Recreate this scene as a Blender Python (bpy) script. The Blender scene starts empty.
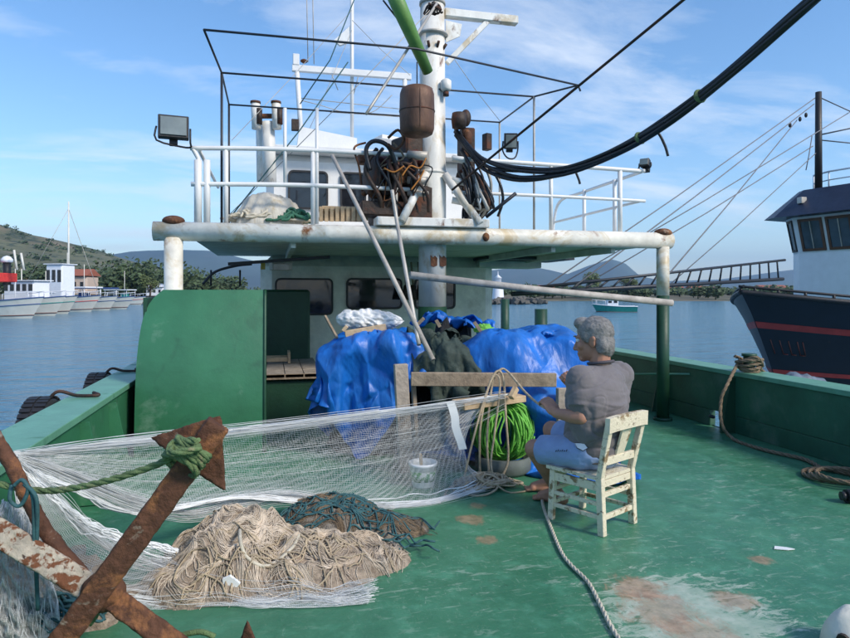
import bpy, bmesh, math, random
import numpy as np
from mathutils import Vector, Matrix, noise as mnoise
random.seed(7); np.random.seed(7)
SC = bpy.context.scene
COL = SC.collection
R = math.radians
# ------------------------------------------------------------------ camera, sky, sun
H = 1.4                      # eye height above the deck
YAW = R(13.5)                # camera looks a little to starboard of the boat's axis
FPX, CX, HY = 638.0, 425.0, 292.0
CY_, SY_ = math.cos(YAW), math.sin(YAW)
cam = bpy.data.cameras.new('camera'); cam_o = bpy.data.objects.new('camera', cam); COL.objects.link(cam_o)
cam.sensor_fit = 'HORIZONTAL'; cam.sensor_width = 36.0; cam.lens = FPX / 850.0 * 36.0
cam.shift_y = -(319.0 - HY) / 850.0
cam.clip_start = 0.05; cam.clip_end = 40000
cam_o.location = (0, 0, H); cam_o.rotation_euler = (R(90), 0, -YAW)
SC.camera = cam_o

SUN_EL = R(38); SUN_CAM = (0.80, -0.60)        # sun stands to the right and behind the camera
sx = SUN_CAM[0]*CY_ + SUN_CAM[1]*SY_; sy = -SUN_CAM[0]*SY_ + SUN_CAM[1]*CY_
SUN_AZ = math.atan2(sx, sy)
sun = bpy.data.lights.new('sun', 'SUN'); sun_o = bpy.data.objects.new('sun', sun); COL.objects.link(sun_o)
sun.energy = 2.3; sun.angle = R(14); sun.color = (1.0, 0.90, 0.77)
sd = Vector((math.sin(SUN_AZ)*math.cos(SUN_EL), math.cos(SUN_AZ)*math.cos(SUN_EL), math.sin(SUN_EL)))
sun_o.rotation_euler = sd.to_track_quat('Z', 'Y').to_euler()

w = bpy.data.worlds.new('World'); SC.world = w; w.use_nodes = True
nt = w.node_tree; nt.nodes.clear()
def wn(t, **k):
    n = nt.nodes.new(t)
    for a, b in k.items(): setattr(n, a, b)
    return n
wout = wn('ShaderNodeOutputWorld'); wbg = wn('ShaderNodeBackground')
sky = wn('ShaderNodeTexSky', sky_type='NISHITA', sun_disc=False, sun_elevation=SUN_EL, sun_rotation=SUN_AZ,
         altitude=0, air_density=1.0, dust_density=0.35, ozone_density=2.2)
tc = wn('ShaderNodeTexCoord'); sep = wn('ShaderNodeSeparateXYZ'); nt.links.new(tc.outputs['Generated'], sep.inputs[0])
zz = wn('ShaderNodeMath', operation='MAXIMUM'); zz.inputs[1].default_value = 0.0; nt.links.new(sep.outputs[2], zz.inputs[0])
za = wn('ShaderNodeMath', operation='ADD'); za.inputs[1].default_value = 0.16; nt.links.new(zz.outputs[0], za.inputs[0])
dx = wn('ShaderNodeMath', operation='DIVIDE'); dy = wn('ShaderNodeMath', operation='DIVIDE')
nt.links.new(sep.outputs[0], dx.inputs[0]); nt.links.new(za.outputs[0], dx.inputs[1])
nt.links.new(sep.outputs[1], dy.inputs[0]); nt.links.new(za.outputs[0], dy.inputs[1])
cmb = wn('ShaderNodeCombineXYZ'); nt.links.new(dx.outputs[0], cmb.inputs[0]); nt.links.new(dy.outputs[0], cmb.inputs[1])
mp = wn('ShaderNodeMapping'); mp.inputs['Location'].default_value = (0.5, 2.0, 0.0); mp.inputs['Rotation'].default_value = (0, 0, R(-25)); mp.inputs['Scale'].default_value = (0.75, 1.5, 1)
nt.links.new(cmb.outputs[0], mp.inputs[0])
n1 = wn('ShaderNodeTexNoise'); n1.inputs['Scale'].default_value = 1.9; n1.inputs['Detail'].default_value = 9; n1.inputs['Roughness'].default_value = 0.62; n1.inputs['Distortion'].default_value = 0.35
nt.links.new(mp.outputs[0], n1.inputs[0])
n2 = wn('ShaderNodeTexNoise'); n2.inputs['Scale'].default_value = 0.55; n2.inputs['Detail'].default_value = 3
nt.links.new(mp.outputs[0], n2.inputs[0])
mul = wn('ShaderNodeMath', operation='MULTIPLY'); nt.links.new(n1.outputs[0], mul.inputs[0]); nt.links.new(n2.outputs[0], mul.inputs[1])
rp = wn('ShaderNodeValToRGB'); rp.color_ramp.elements[0].position = 0.235; rp.color_ramp.elements[0].color = (0, 0, 0, 1)
rp.color_ramp.elements[1].position = 0.47; rp.color_ramp.elements[1].color = (0.85, 0.85, 0.85, 1)
nt.links.new(mul.outputs[0], rp.inputs[0])
hsv = wn('ShaderNodeHueSaturation'); hsv.inputs['Saturation'].default_value = 1.18; hsv.inputs['Value'].default_value = 1.0
nt.links.new(sky.outputs[0], hsv.inputs['Color'])
mx = wn('ShaderNodeMix', data_type='RGBA'); nt.links.new(rp.outputs[0], mx.inputs[0]); nt.links.new(hsv.outputs[0], mx.inputs[6]); mx.inputs[7].default_value = (5.6, 5.8, 6.0, 1)
nt.links.new(mx.outputs[2], wbg.inputs[0]); wbg.inputs[1].default_value = 0.125
nt.links.new(wbg.outputs[0], wout.inputs[0])
SC.view_settings.view_transform = 'Standard'; SC.view_settings.look = 'None'
SC.view_settings.exposure = 0.82; SC.view_settings.gamma = 1.0; SC.view_settings.use_curve_mapping = False
SC.render.engine = 'CYCLES'; SC.cycles.use_denoising = True
try: SC.cycles.denoiser = 'OPENIMAGEDENOISE'
except Exception: pass
SC.cycles.max_bounces = 8; SC.cycles.transparent_max_bounces = 24; SC.cycles.volume_bounces = 0
SC.cycles.caustics_reflective = False; SC.cycles.caustics_refractive = False

# ------------------------------------------------------------------ survey helpers: picture point -> place in the world
def ray(px, py):
    r = (px - CX)/FPX; u = -(py - HY)/FPX
    return Vector((r*CY_ + SY_, -r*SY_ + CY_, u))
CAM = Vector((0, 0, H))
def D(px, py, f): return CAM + ray(px, py)*f
def G(px, py, z=0.0):
    d = ray(px, py); return CAM + d*((z - H)/d.z)
def PY(px, py, Y):
    d = ray(px, py); return CAM + d*(Y/d.y)
def W(r, f, z): return Vector((r*CY_ + f*SY_, -r*SY_ + f*CY_, z))
def V(*a): return Vector(a)

# ------------------------------------------------------------------ mesh builder
def smooth_path(pts, k=6, closed=False):
    pts = [Vector(p) for p in pts]; n = len(pts); out = []
    if n < 3: return pts
    rng = range(n if closed else n-1)
    for i in rng:
        if closed: p0, p1, p2, p3 = pts[(i-1) % n], pts[i], pts[(i+1) % n], pts[(i+2) % n]
        else: p0, p1, p2, p3 = pts[max(i-1, 0)], pts[i], pts[i+1], pts[min(i+2, n-1)]
        for j in range(k):
            t = j/k; t2 = t*t; t3 = t2*t
            out.append(0.5*((2*p1) + (p2-p0)*t + (2*p0-5*p1+4*p2-p3)*t2 + (3*p1-p0-3*p2+p3)*t3))
    if not closed: out.append(pts[-1])
    return out
class MB:
    def __init__(s): s.v = []; s.f = []; s.sm = []
    def add(s, vs, fs, smooth=False):
        o = len(s.v); s.v.extend([tuple(x) for x in vs]); s.f.extend([tuple(i+o for i in f) for f in fs]); s.sm.extend([smooth]*len(fs)); return s
    def box(s, c, size, rz=0, M=None):
        c = Vector(c); hx, hy, hz = [q/2 for q in size]
        m = M if M is not None else Matrix.Rotation(rz, 3, 'Z')
        b = min(hx, hy, hz)*0.16
        # bevelled box: 24 verts
        vs = []; idx = {}
        for ix in (-1, 1):
            for iy in (-1, 1):
                for iz in (-1, 1):
                    for a in range(3):
                        p = [ix*(hx-b), iy*(hy-b), iz*(hz-b)]; p[a] = (ix*hx, iy*hy, iz*hz)[a]
                        idx[(ix, iy, iz, a)] = len(vs); vs.append(c + m @ Vector(p))
        fs = []
        for a in range(3):
            o1, o2 = [q for q in range(3) if q != a]
            for sg in (-1, 1):
                L = []
                for (u, v) in ((-1, -1), (1, -1), (1, 1), (-1, 1)):
                    k = [0, 0, 0]; k[a] = sg; k[o1] = u; k[o2] = v; L.append(idx[(k[0], k[1], k[2], a)])
                if (sg > 0) != (a != 1): L.reverse()
                fs.append(L)
        for a in range(3):            # edges
            o1, o2 = [q for q in range(3) if q != a]
            for u in (-1, 1):
                for v in (-1, 1):
                    def key(e, ax):
                        k = [0, 0, 0]; k[a] = e; k[o1] = u; k[o2] = v; return idx[(k[0], k[1], k[2], ax)]
                    fs.append([key(-1, o1), key(1, o1), key(1, o2), key(-1, o2)])
        for ix in (-1, 1):
            for iy in (-1, 1):
                for iz in (-1, 1): fs.append([idx[(ix, iy, iz, 0)], idx[(ix, iy, iz, 1)], idx[(ix, iy, iz, 2)]])
        return s.add(vs, fs)
    def bar(s, p0, p1, w, h, up=(0, 0, 1)):
        p0 = Vector(p0); p1 = Vector(p1); d = (p1-p0); L = d.length; d.normalize()
        up = Vector(up)
        if abs(d.dot(up)) > 0.98: up = Vector((0, 1, 0))
        x = d.cross(up).normalized(); z = x.cross(d).normalized()
        m = Matrix((x, d, z)).transposed()
        return s.box((p0+p1)/2, (w, L, h), M=m)
    def tube(s, pts, r, n=8, closed=False, cap=True, flat=None):
        pts = [Vector(p) for p in pts]; k = len(pts)
        rs = r if isinstance(r, (list, tuple)) else [r]*k
        vs = []; prev = None
        for i in range(k):
            if closed: t = pts[(i+1) % k]-pts[i-1]
            else: t = pts[min(i+1, k-1)]-pts[max(i-1, 0)]
            if t.length < 1e-9: t = Vector((0, 0, 1))
            t.normalize()
            if prev is None:
                a = Vector((0, 0, 1)) if abs(t.z) < 0.9 else Vector((1, 0, 0))
                x = t.cross(a).normalized()
            else:
                x = prev - t*prev.dot(t)
                if x.length < 1e-6: x = t.orthogonal()
                x.normalize()
            prev = x; y = t.cross(x)
            for j in range(n):
                a = 2*math.pi*j/n; vs.append(pts[i] + (x*math.cos(a) + y*math.sin(a))*rs[i])
        fs = []
        for i in range(k if closed else k-1):
            for j in range(n):
                a = i*n+j; b = i*n+(j+1) % n; i2 = (i+1) % k
                fs.append((a, b, i2*n+(j+1) % n, i2*n+j))
        s.add(vs, fs, True)
        if cap and not closed:
            o = len(s.v)-len(vs)
            s.f.append(tuple(o+j for j in reversed(range(n)))); s.sm.append(False)
            s.f.append(tuple(o+(k-1)*n+j for j in range(n))); s.sm.append(False)
        return s
    def rope(s, pts, r, n=6, k=6, closed=False): return s.tube(smooth_path(pts, k, closed), r, n, closed)
    def rope3(s, pts, r, k=8, closed=False, n=6):
        P = smooth_path(pts, k, closed)
        if closed: P = P+[P[0]]
        L = [0.]
        for a, b in zip(P[:-1], P[1:]): L.append(L[-1]+(b-a).length)
        step = r*1.3; m = max(8, int(L[-1]/step)); Q = []; j = 0
        for i in range(m+1):
            d = L[-1]*i/m
            while j < len(L)-2 and L[j+1] < d: j += 1
            Q.append(P[j].lerp(P[j+1], (d-L[j])/max(1e-9, L[j+1]-L[j])))
        fr = []; prev = None
        for i in range(len(Q)):
            t = (Q[min(i+1, m)]-Q[max(i-1, 0)])
            if t.length < 1e-9: t = Vector((0, 0, 1))
            t.normalize(); x = (t.orthogonal() if prev is None else prev-t*prev.dot(t))
            if x.length < 1e-6: x = t.orthogonal()
            x.normalize(); prev = x; fr.append((x, t.cross(x)))
        for q in range(3):
            s.tube([Q[i]+(fr[i][0]*math.cos(i*.75+q*2.0944)+fr[i][1]*math.sin(i*.75+q*2.0944))*r*.46 for i in range(len(Q))], r*.58, n)
        return s
    def lathe(s, prof, c=(0, 0, 0), n=20, axis=(0, 0, 1), smooth=True):
        c = Vector(c); z = Vector(axis).normalized(); x = z.orthogonal().normalized(); y = z.cross(x); vs = []; m = len(prof)
        for (r, h) in prof:
            for j in range(n):
                a = 2*math.pi*j/n; vs.append(c + z*h + (x*math.cos(a)+y*math.sin(a))*max(r, 1e-4))
        fs = [(i*n+j, i*n+(j+1) % n, (i+1)*n+(j+1) % n, (i+1)*n+j) for i in range(m-1) for j in range(n)]
        fs.append(tuple(reversed(range(n)))); fs.append(tuple((m-1)*n+j for j in range(n)))
        return s.add(vs, fs, smooth)
    def ell(s, c, ax, M=None, nu=14, nv=9):
        c = Vector(c); M = M or Matrix.Identity(3); vs = []
        for i in range(nv+1):
            ph = math.pi*i/nv
            for j in range(nu):
                a = 2*math.pi*j/nu
                vs.append(c + M @ Vector((ax[0]*math.sin(ph)*math.cos(a), ax[1]*math.sin(ph)*math.sin(a), ax[2]*math.cos(ph)))+Vector((0, 0, 0)))
        fs = [(i*nu+j, (i+1)*nu+j, (i+1)*nu+(j+1) % nu, i*nu+(j+1) % nu) for i in range(nv) for j in range(nu)]
        return s.add(vs, fs, True)
    def caps(s, p0, p1, r0, r1, n=12):
        p0 = Vector(p0); p1 = Vector(p1); d = p1-p0; L = d.length; prof = []
        for i in range(5):
            a = math.pi/2*(1-i/4); prof.append((r0*math.cos(a), -r0*math.sin(a)))
        for i in range(5):
            a = math.pi/2*i/4; prof.append((r1*math.cos(a), L+r1*math.sin(a)))
        return s.lathe(prof, p0, n, d)
    def fru(s, p0, p1, r0, r1, n=18):
        p0 = Vector(p0); p1 = Vector(p1); return s.lathe([(r0, 0), (r0*.5+r1*.5, (p1-p0).length/2), (r1, (p1-p0).length)], p0, n, p1-p0)
    def prism(s, poly, off):
        off = Vector(off); a = [Vector(p) for p in poly]; n = len(a); b = [p+off for p in a]
        fs = [tuple(range(n)), tuple(n+i for i in reversed(range(n)))] + [(i, n+i, n+(i+1) % n, (i+1) % n) for i in range(n)]
        return s.add(a+b, fs)
    def sheet(s, grid, thick=0.0, smooth=True):
        nu = len(grid); nv = len(grid[0]); vs = [p for row in grid for p in row]
        fs = [(i*nv+j, (i+1)*nv+j, (i+1)*nv+j+1, i*nv+j+1) for i in range(nu-1) for j in range(nv-1)]
        return s.add(vs, fs, smooth)
    def mesh(s, name, off=(0, 0, 0)):
        me = bpy.data.meshes.new(name); o = Vector(off)
        me.from_pydata([(x-o.x, y-o.y, z-o.z) for x, y, z in s.v], [], s.f)
        me.polygons.foreach_set('use_smooth', s.sm); me.update()
        bm = bmesh.new(); bm.from_mesh(me); bmesh.ops.recalc_face_normals(bm, faces=bm.faces); bm.to_mesh(me); bm.free()
        return me
OFF = {}
def thing(name, label, cat, loc=(0, 0, 0), group=None):
    o = bpy.data.objects.new(name, None); COL.objects.link(o); o.location = loc; o.empty_display_size = 0.1
    o['label'] = label; o['category'] = cat
    if group: o['group'] = group
    OFF[o.name] = Vector(loc); return o
def part(name, mb, mat, parent, label=None, kind=None):
    off = OFF[parent.name]; me = mb.mesh(name, off) if isinstance(mb, MB) else mb
    o = bpy.data.objects.new(name, me); COL.objects.link(o); o.parent = parent; me.materials.append(mat); OFF[o.name] = off
    if label: o['label'] = label
    if kind: o['kind'] = kind
    return o
def solo(name, mb, mat, label, cat, group=None, loc=None):
    if loc is None:
        vs = np.array(mb.v); loc = Vector((vs[:, 0].mean(), vs[:, 1].mean(), vs[:, 2].min()))
    me = mb.mesh(name, loc); o = bpy.data.objects.new(name, me); COL.objects.link(o); o.location = loc; me.materials.append(mat)
    o['label'] = label; o['category'] = cat
    if group: o['group'] = group
    OFF[o.name] = Vector(loc); return o
def struct(name, mb, mat, kind='structure', parent=None):
    me = mb.mesh(name) if isinstance(mb, MB) else mb
    o = bpy.data.objects.new(name, me); COL.objects.link(o); me.materials.append(mat); o['kind'] = kind; OFF[o.name] = V(0, 0, 0); return o

def remesh(name, mb, vox, smooth=6, disp=None):
    me = mb.mesh(name+'_raw'); o = bpy.data.objects.new(name+'_raw', me); COL.objects.link(o)
    r_ = o.modifiers.new('r', 'REMESH'); r_.mode = 'VOXEL'; r_.voxel_size = vox; r_.use_smooth_shade = True
    s_ = o.modifiers.new('s', 'SMOOTH'); s_.factor = .5; s_.iterations = smooth
    dg = bpy.context.evaluated_depsgraph_get(); me2 = bpy.data.meshes.new_from_object(o.evaluated_get(dg)); me2.name = name
    bpy.data.objects.remove(o); bpy.data.meshes.remove(me)
    if disp:
        co = np.empty(len(me2.vertices)*3); me2.vertices.foreach_get('co', co); co = co.reshape(-1, 3); no = np.empty(len(me2.vertices)*3); me2.vertices.foreach_get('normal', no); no = no.reshape(-1, 3)
        for i in range(len(co)): co[i] += no[i]*disp(Vector(co[i]))
        me2.vertices.foreach_set('co', co.ravel()); me2.update()
    me2.polygons.foreach_set('use_smooth', [True]*len(me2.polygons)); return me2
def shift(me, off):
    me.transform(Matrix.Translation(-Vector(off))); return me
# ------------------------------------------------------------------ materials
def lin(r, g, b):
    f = lambda c: (c/255/12.92) if c/255 <= .04045 else ((c/255+.055)/1.055)**2.4
    return (f(r), f(g), f(b))
def M(name, col, rough=.5, metal=0, var=.2, scale=5, bump=.15, bscale=30, c2=None, amt=.3, c2scale=4, soft=.08, spec=.5, c3=None, amt3=.2, c3scale=9, sheen=0, trans=None, crinkle=0, stretch=None, c2rough=.85, coat=0):
    m = bpy.data.materials.new(name); m.use_nodes = True; t = m.node_tree; N = t.nodes; L = t.links
    b = N['Principled BSDF']; tc = N.new('ShaderNodeTexCoord'); src = tc.outputs['Object']
    if stretch:
        mp = N.new('ShaderNodeMapping'); mp.inputs['Scale'].default_value = stretch; L.new(src, mp.inputs[0]); src = mp.outputs[0]
    def noise(sc, det=6, rg=.6, dist=0):
        n = N.new('ShaderNodeTexNoise'); n.inputs['Scale'].default_value = sc; n.inputs['Detail'].default_value = det; n.inputs['Roughness'].default_value = rg; n.inputs['Distortion'].default_value = dist
        L.new(src, n.inputs[0]); return n.outputs[0]
    def ramp(s, p0, p1, c0=(0, 0, 0, 1), c1=(1, 1, 1, 1)):
        r = N.new('ShaderNodeValToRGB'); e = r.color_ramp.elements; e[0].position = p0; e[1].position = p1; e[0].color = c0; e[1].color = c1; L.new(s, r.inputs[0]); return r.outputs[0]
    def mix(f, a, c):
        x = N.new('ShaderNodeMix'); x.data_type = 'RGBA'; L.new(f, x.inputs[0])
        for i, q in ((6, a), (7, c)):
            if isinstance(q, tuple): x.inputs[i].default_value = (*q[:3], 1)
            else: L.new(q, x.inputs[i])
        return x.outputs[2]
    lo = tuple(c*(1-var) for c in col); hi = tuple(min(1, c*(1+var)) for c in col)
    out = mix(ramp(noise(scale), .3, .7), lo, hi); rgh = None
    if c2:
        p = 1-amt; p = .28+.44*p
        mk = ramp(noise(c2scale, 9, .65, .3), p, p+soft); out = mix(mk, out, c2)
        rgh = mix(mk, (rough,)*3, (c2rough,)*3)
    if c3:
        p = .28+.44*(1-amt3); mk3 = ramp(noise(c3scale, 8, .7, .6), p, p+soft); out = mix(mk3, out, c3)
    L.new(out, b.inputs['Base Color'])
    if rgh: L.new(rgh, b.inputs['Roughness'])
    else:
        rr = ramp(noise(scale*2.3), .3, .7, (max(0, rough-.1),)*3+(1,), (min(1, rough+.1),)*3+(1,)); L.new(rr, b.inputs['Roughness'])
    b.inputs['Metallic'].default_value = metal; b.inputs['Specular IOR Level'].default_value = spec
    if sheen: b.inputs['Sheen Weight'].default_value = sheen
    if coat: b.inputs['Coat Weight'].default_value = coat; b.inputs['Coat Roughness'].default_value = .15
    if bump:
        bp = N.new('ShaderNodeBump'); bp.inputs['Strength'].default_value = bump; bp.inputs['Distance'].default_value = .02
        L.new(noise(bscale, 8), bp.inputs['Height']); L.new(bp.outputs[0], b.inputs['Normal'])
    if crinkle:
        hh = None
        for sc_, am_ in ((4.0, 1.0), (9.0, .5), (19.0, .22)):
            dn_ = N.new('ShaderNodeTexNoise'); dn_.inputs['Scale'].default_value = sc_*.6; L.new(src, dn_.inputs[0])
            vm = N.new('ShaderNodeVectorMath'); vm.operation = 'MULTIPLY_ADD'; L.new(dn_.outputs['Color'], vm.inputs[0]); vm.inputs[1].default_value = (.5/sc_*2, .5/sc_*2, .5/sc_*2); L.new(src, vm.inputs[2])
            vo = N.new('ShaderNodeTexVoronoi'); vo.inputs['Scale'].default_value = sc_; L.new(vm.outputs[0], vo.inputs['Vector'])
            mu = N.new('ShaderNodeMath'); mu.operation = 'MULTIPLY'; mu.inputs[1].default_value = am_; L.new(vo.outputs['Distance'], mu.inputs[0])
            if hh is None: hh = mu.outputs[0]
            else:
                ad = N.new('ShaderNodeMath'); L.new(hh, ad.inputs[0]); L.new(mu.outputs[0], ad.inputs[1]); hh = ad.outputs[0]
        bp2 = N.new('ShaderNodeBump'); bp2.inputs['Strength'].default_value = crinkle; bp2.inputs['Distance'].default_value = .06; L.new(hh, bp2.inputs['Height']); L.new(bp.outputs[0], bp2.inputs['Normal']); L.new(bp2.outputs[0], b.inputs['Normal'])
    if trans is not None:
        b.inputs['Alpha'].default_value = trans
    return m
RUST = (.13, .045, .018)
m_white = M('white_paint', (.72, .71, .66), .45, c2=RUST, amt=.27, c2scale=5, c3=(.50, .42, .29), amt3=.46, c3scale=2.6, soft=.10, bump=.12, stretch=(1, 1, .55))
m_whitec = M('clean_white_paint', (.74, .74, .72), .4, c3=(.5, .47, .4), amt3=.2, c3scale=2, soft=.2, var=.06)
m_beam = M('beam_paint', (.70, .68, .60), .45, c2=(.20, .08, .03), amt=.31, c2scale=4.5, c3=(.52, .42, .26), amt3=.52, c3scale=2.4, soft=.12)
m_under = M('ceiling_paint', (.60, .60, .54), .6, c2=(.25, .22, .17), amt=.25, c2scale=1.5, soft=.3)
m_green = M('green_paint', lin(50, 108, 76), .42, var=.16, scale=3, c2=lin(118, 150, 130), amt=.30, c2scale=2.6, soft=.22, c3=lin(40, 82, 60), amt3=.4, c3scale=3.3, bump=.5, bscale=2.2, c2rough=.5)
m_greend = M('dark_green_paint', lin(26, 66, 46), .5, var=.25, scale=4, c2=lin(52, 58, 46), amt=.25, c2scale=3, soft=.25, c3=RUST, amt3=.12, c3scale=5)
m_bulw = M('worn_green_paint', lin(46, 92, 70), .5, var=.25, scale=2.5, c2=lin(104, 122, 106), amt=.45, c2scale=2.4, soft=.3, c3=lin(78, 56, 38), amt3=.13, c3scale=5)
m_cap = M('pale_green_rail_paint', lin(98, 150, 124), .42, var=.15, c2=lin(60, 110, 85), amt=.3, soft=.2)
m_rust = M('rusty_iron', (.10, .042, .022), .8, .2, var=.4, scale=14, bump=.5, bscale=45, c2=(.27, .115, .045), amt=.45, c2scale=8, c3=(.42, .36, .28), amt3=.3, c3scale=6, soft=.10)
m_rustw = M('rusty_white_iron', (.42, .37, .29), .75, .1, var=.25, scale=14, bump=.5, bscale=45, c2=(.16, .06, .025), amt=.52, c2scale=22, c3=(.06, .03, .02), amt3=.3, c3scale=30, soft=.06)
m_tank = M('rusty_tank', (.15, .078, .048), .5, .3, var=.4, scale=5, c2=(.05, .03, .026), amt=.5, c2scale=3.5, stretch=(1, 1, .4), soft=.3, bump=.25)
m_black = M('black_rubber', (.018, .018, .02), .5, bump=.2)
m_hose = M('black_hose', (.012, .013, .016), .32, bump=.1)
m_dark = M('dark_machinery', (.036, .024, .018), .6, .2, var=.5, c2=(.13, .048, .026), amt=.5, c2scale=6, soft=.15, bump=.4)
m_redmach = M('dark_red_paint', (.09, .018, .014), .5, c2=(.02, .015, .012), amt=.4, c2scale=6, soft=.2)
m_pipe = M('galvanised_pipe', (.42, .40, .36), .5, .25, var=.25, c2=(.20, .10, .05), amt=.12, c2scale=8)
m_blackpipe = M('dark_pipe', (.03, .035, .045), .45, .2, c2=(.12, .06, .03), amt=.2, c2scale=9)
m_wood = M('weathered_wood', (.27, .21, .145), .8, var=.35, scale=10, bump=.4, bscale=35, c2=(.12, .085, .06), amt=.35, c2scale=12, soft=.25)
m_newwood = M('pale_wood', (.52, .38, .23), .75, var=.25, scale=14, bump=.25, c2=(.3, .2, .11), amt=.25, c2scale=12, soft=.2)
m_grywood = M('grey_wood', (.34, .29, .235), .85, var=.3, scale=12, bump=.4, c2=(.15, .11, .08), amt=.35, c2scale=9, soft=.2)
m_pole = M('grey_pole', (.40, .37, .33), .7, var=.3, scale=8, bump=.2, c2=(.22, .17, .12), amt=.3, c2scale=9, soft=.2)
m_chair = M('chipped_chair_paint', (.74, .66, .49), .5, var=.1, scale=9, bump=.35, bscale=50, c2=(.28, .19, .10), amt=.40, c2scale=9, soft=.06, c3=(.14, .09, .055), amt3=.3, c3scale=24)
m_tarp = M('blue_tarp', crinkle=.32, stretch=(1.15, 1.15, .42), col=(.007, .125, .47), rough=.42, var=.3, scale=5, bump=.25, bscale=22, spec=.5, c2=(.06, .24, .62), amt=.38, c2scale=4, soft=.25, c2rough=.4)
m_gtarp = M('dark_green_tarp', (.035, .055, .045), .8, crinkle=.4, var=.35, bump=.3, bscale=60)
m_net_dark = M('black_net', (.012, .014, .017), .85, var=.6, scale=20, bump=.9, bscale=60)
m_rope_t = M('tan_rope', (.46, .37, .25), .85, var=.3, scale=30, bump=.6, bscale=160)
m_rope_d = M('dark_tan_rope', (.22, .16, .10), .85, var=.3, scale=30, bump=.6, bscale=160)
m_rope_g = M('green_rope', (.13, .20, .08), .8, var=.35, scale=30, bump=.6, bscale=160, c2=(.30, .27, .15), amt=.35, c2scale=10)
m_rope_k = M('bright_green_rope', (.15, .46, .06), .6, var=.3, scale=15, bump=.4, bscale=120)
m_rope_w = M('pale_rope', (.58, .53, .42), .8, var=.2, scale=30, bump=.5, bscale=160)
m_teal = M('teal_twine', (.03, .10, .11), .75, var=.4, scale=20, bump=.4)
m_twine = M('tan_twine', (.60, .51, .40), .9, var=.3, scale=9, bump=.3, c2=(.36, .26, .17), amt=.45, c2scale=4, soft=.3)
m_netpile = M('tan_net', (.40, .32, .24), .95, var=.45, scale=30, bump=1.0, bscale=110, c2=(.17, .12, .08), amt=.5, c2scale=11, soft=.2, c3=(.55, .47, .37), amt3=.38, c3scale=20)  # mound darker than its twine: shade between strands put into the colour
m_plastic = M('white_plastic', (.78, .79, .78), .3, var=.05, bump=.05)
m_bag = M('white_plastic_film', (.66, .67, .67), .22, crinkle=.5, var=.12, bump=.4, bscale=25)
m_canvas = M('stained_canvas', (.56, .53, .46), .9, var=.15, scale=5, bump=.35, bscale=20, c2=(.34, .26, .13), amt=.5, c2scale=4, soft=.3, stretch=(3.2, 3.2, .35))
m_glass = M('dark_glass', (.012, .014, .018), .06, var=.3, bump=0, spec=.7)
m_lens = M('lamp_glass', (.20, .23, .22), .15, var=.2, bump=0, spec=.6)
m_frame = M('black_frame', (.015, .015, .017), .5)
m_brownframe = M('brown_window_frame', (.11, .05, .028), .5)
m_skin = M('skin', (.40, .20, .13), .55, var=.14, scale=12, bump=.12, bscale=90, c2=(.30, .13, .085), amt=.3, c2scale=7, soft=.4, c2rough=.5)
m_hair = M('grey_hair', (.25, .24, .23), .8, var=.25, scale=35, bump=.3, bscale=110, c2=(.14, .135, .13), amt=.4, c2scale=40, soft=.2)
m_shirt = M('grey_cotton', (.150, .136, .140), .92, var=.12, scale=4, bump=.3, bscale=14, sheen=.2)
m_shorts = M('blue_cotton', (.24, .34, .56), .9, var=.12, scale=5, bump=.4, bscale=16, sheen=.2)
m_navy = M('navy_paint', (.006, .009, .018), .42, var=.3, scale=2, c2=(.02, .028, .04), amt=.2, c2scale=1.2, soft=.4, bump=.05)
m_red = M('red_paint', (.33, .035, .03), .5, var=.2)
m_visor = M('dark_blue_roof', (.018, .025, .05), .4, var=.2)
m_shipw = M('ship_white', (.74, .76, .80), .4, var=.05, bump=.04)
m_blueplast = M('grey_blue_fender', (.10, .13, .17), .6, var=.3)

# ================================================================== SETTING
def mountain(name, prof, dist, mat, depth, seed, rough, n=160, foot=6.0, kind='structure'):
    """a ridge whose skyline height follows prof [(px,py)], real terrain running back and down from it"""
    mb = MB(); grid = []; pxs = np.linspace(prof[0][0], prof[-1][0], n)
    pys = np.interp(pxs, [p[0] for p in prof], [p[1] for p in prof])
    rows = 26
    for i in range(n):
        row = []
        for j in range(rows):
            t = j/(rows-1)                      # 0 shore .. 0.6 crest .. 1 back
            f = dist - depth*(0.6-t)
            hgt = (HY-pys[i])/FPX*dist
            k = t/0.6 if t < .6 else max(0., 1-(t-.6)/.4*.8)
            p = D(pxs[i], HY, f)
            nz = mnoise.fractal(Vector((p.x, p.y, seed))*(3.0/depth), 1.0, 2.0, 6)
            z = -1 + (hgt+H)*(k**1.15) + nz*rough*hgt*min(1, 3*k)*(1 if abs(t-.6) > .02 else .45)
            row.append((p.x, p.y, z))
        grid.append(row)
    mb.sheet(grid); return struct(name, mb, mat, kind)
m_hill = M('scrub_hillside', (.115, .12, .062), .95, var=.35, scale=.03, bump=0, c2=(.032, .048, .022), amt=.46, c2scale=.06, soft=.08, c3=(.17, .14, .085), amt3=.35, c3scale=.02)
m_mtn = M('far_mountain', (.05, .075, .05), .95, var=.3, scale=.002, bump=0, c2=(.10, .10, .07), amt=.35, c2scale=.003, soft=.3)
mountain('hillside', [(-420, 236), (-200, 205), (-60, 214), (0, 225), (30, 234), (60, 240), (90, 247), (120, 256), (150, 265), (190, 276), (240, 288), (300, 291)], 700, m_hill, 520, 1.3, .13, 220)
mountain('far_hill', [(40, 270), (90, 258), (130, 252), (175, 250), (215, 251), (260, 262), (330, 268), (420, 272), (520, 280)], 5200, m_mtn, 2600, 4.1, .06)
mountain('far_mountain', [(420, 278), (470, 273), (500, 269), (535, 267), (550, 270), (567, 274), (590, 265), (612, 259), (625, 263), (640, 276), (665, 281), (720, 279), (790, 270), (900, 262), (1050, 268), (1300, 285)], 5600, m_mtn, 2500, 7.7, .07, 240)
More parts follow.
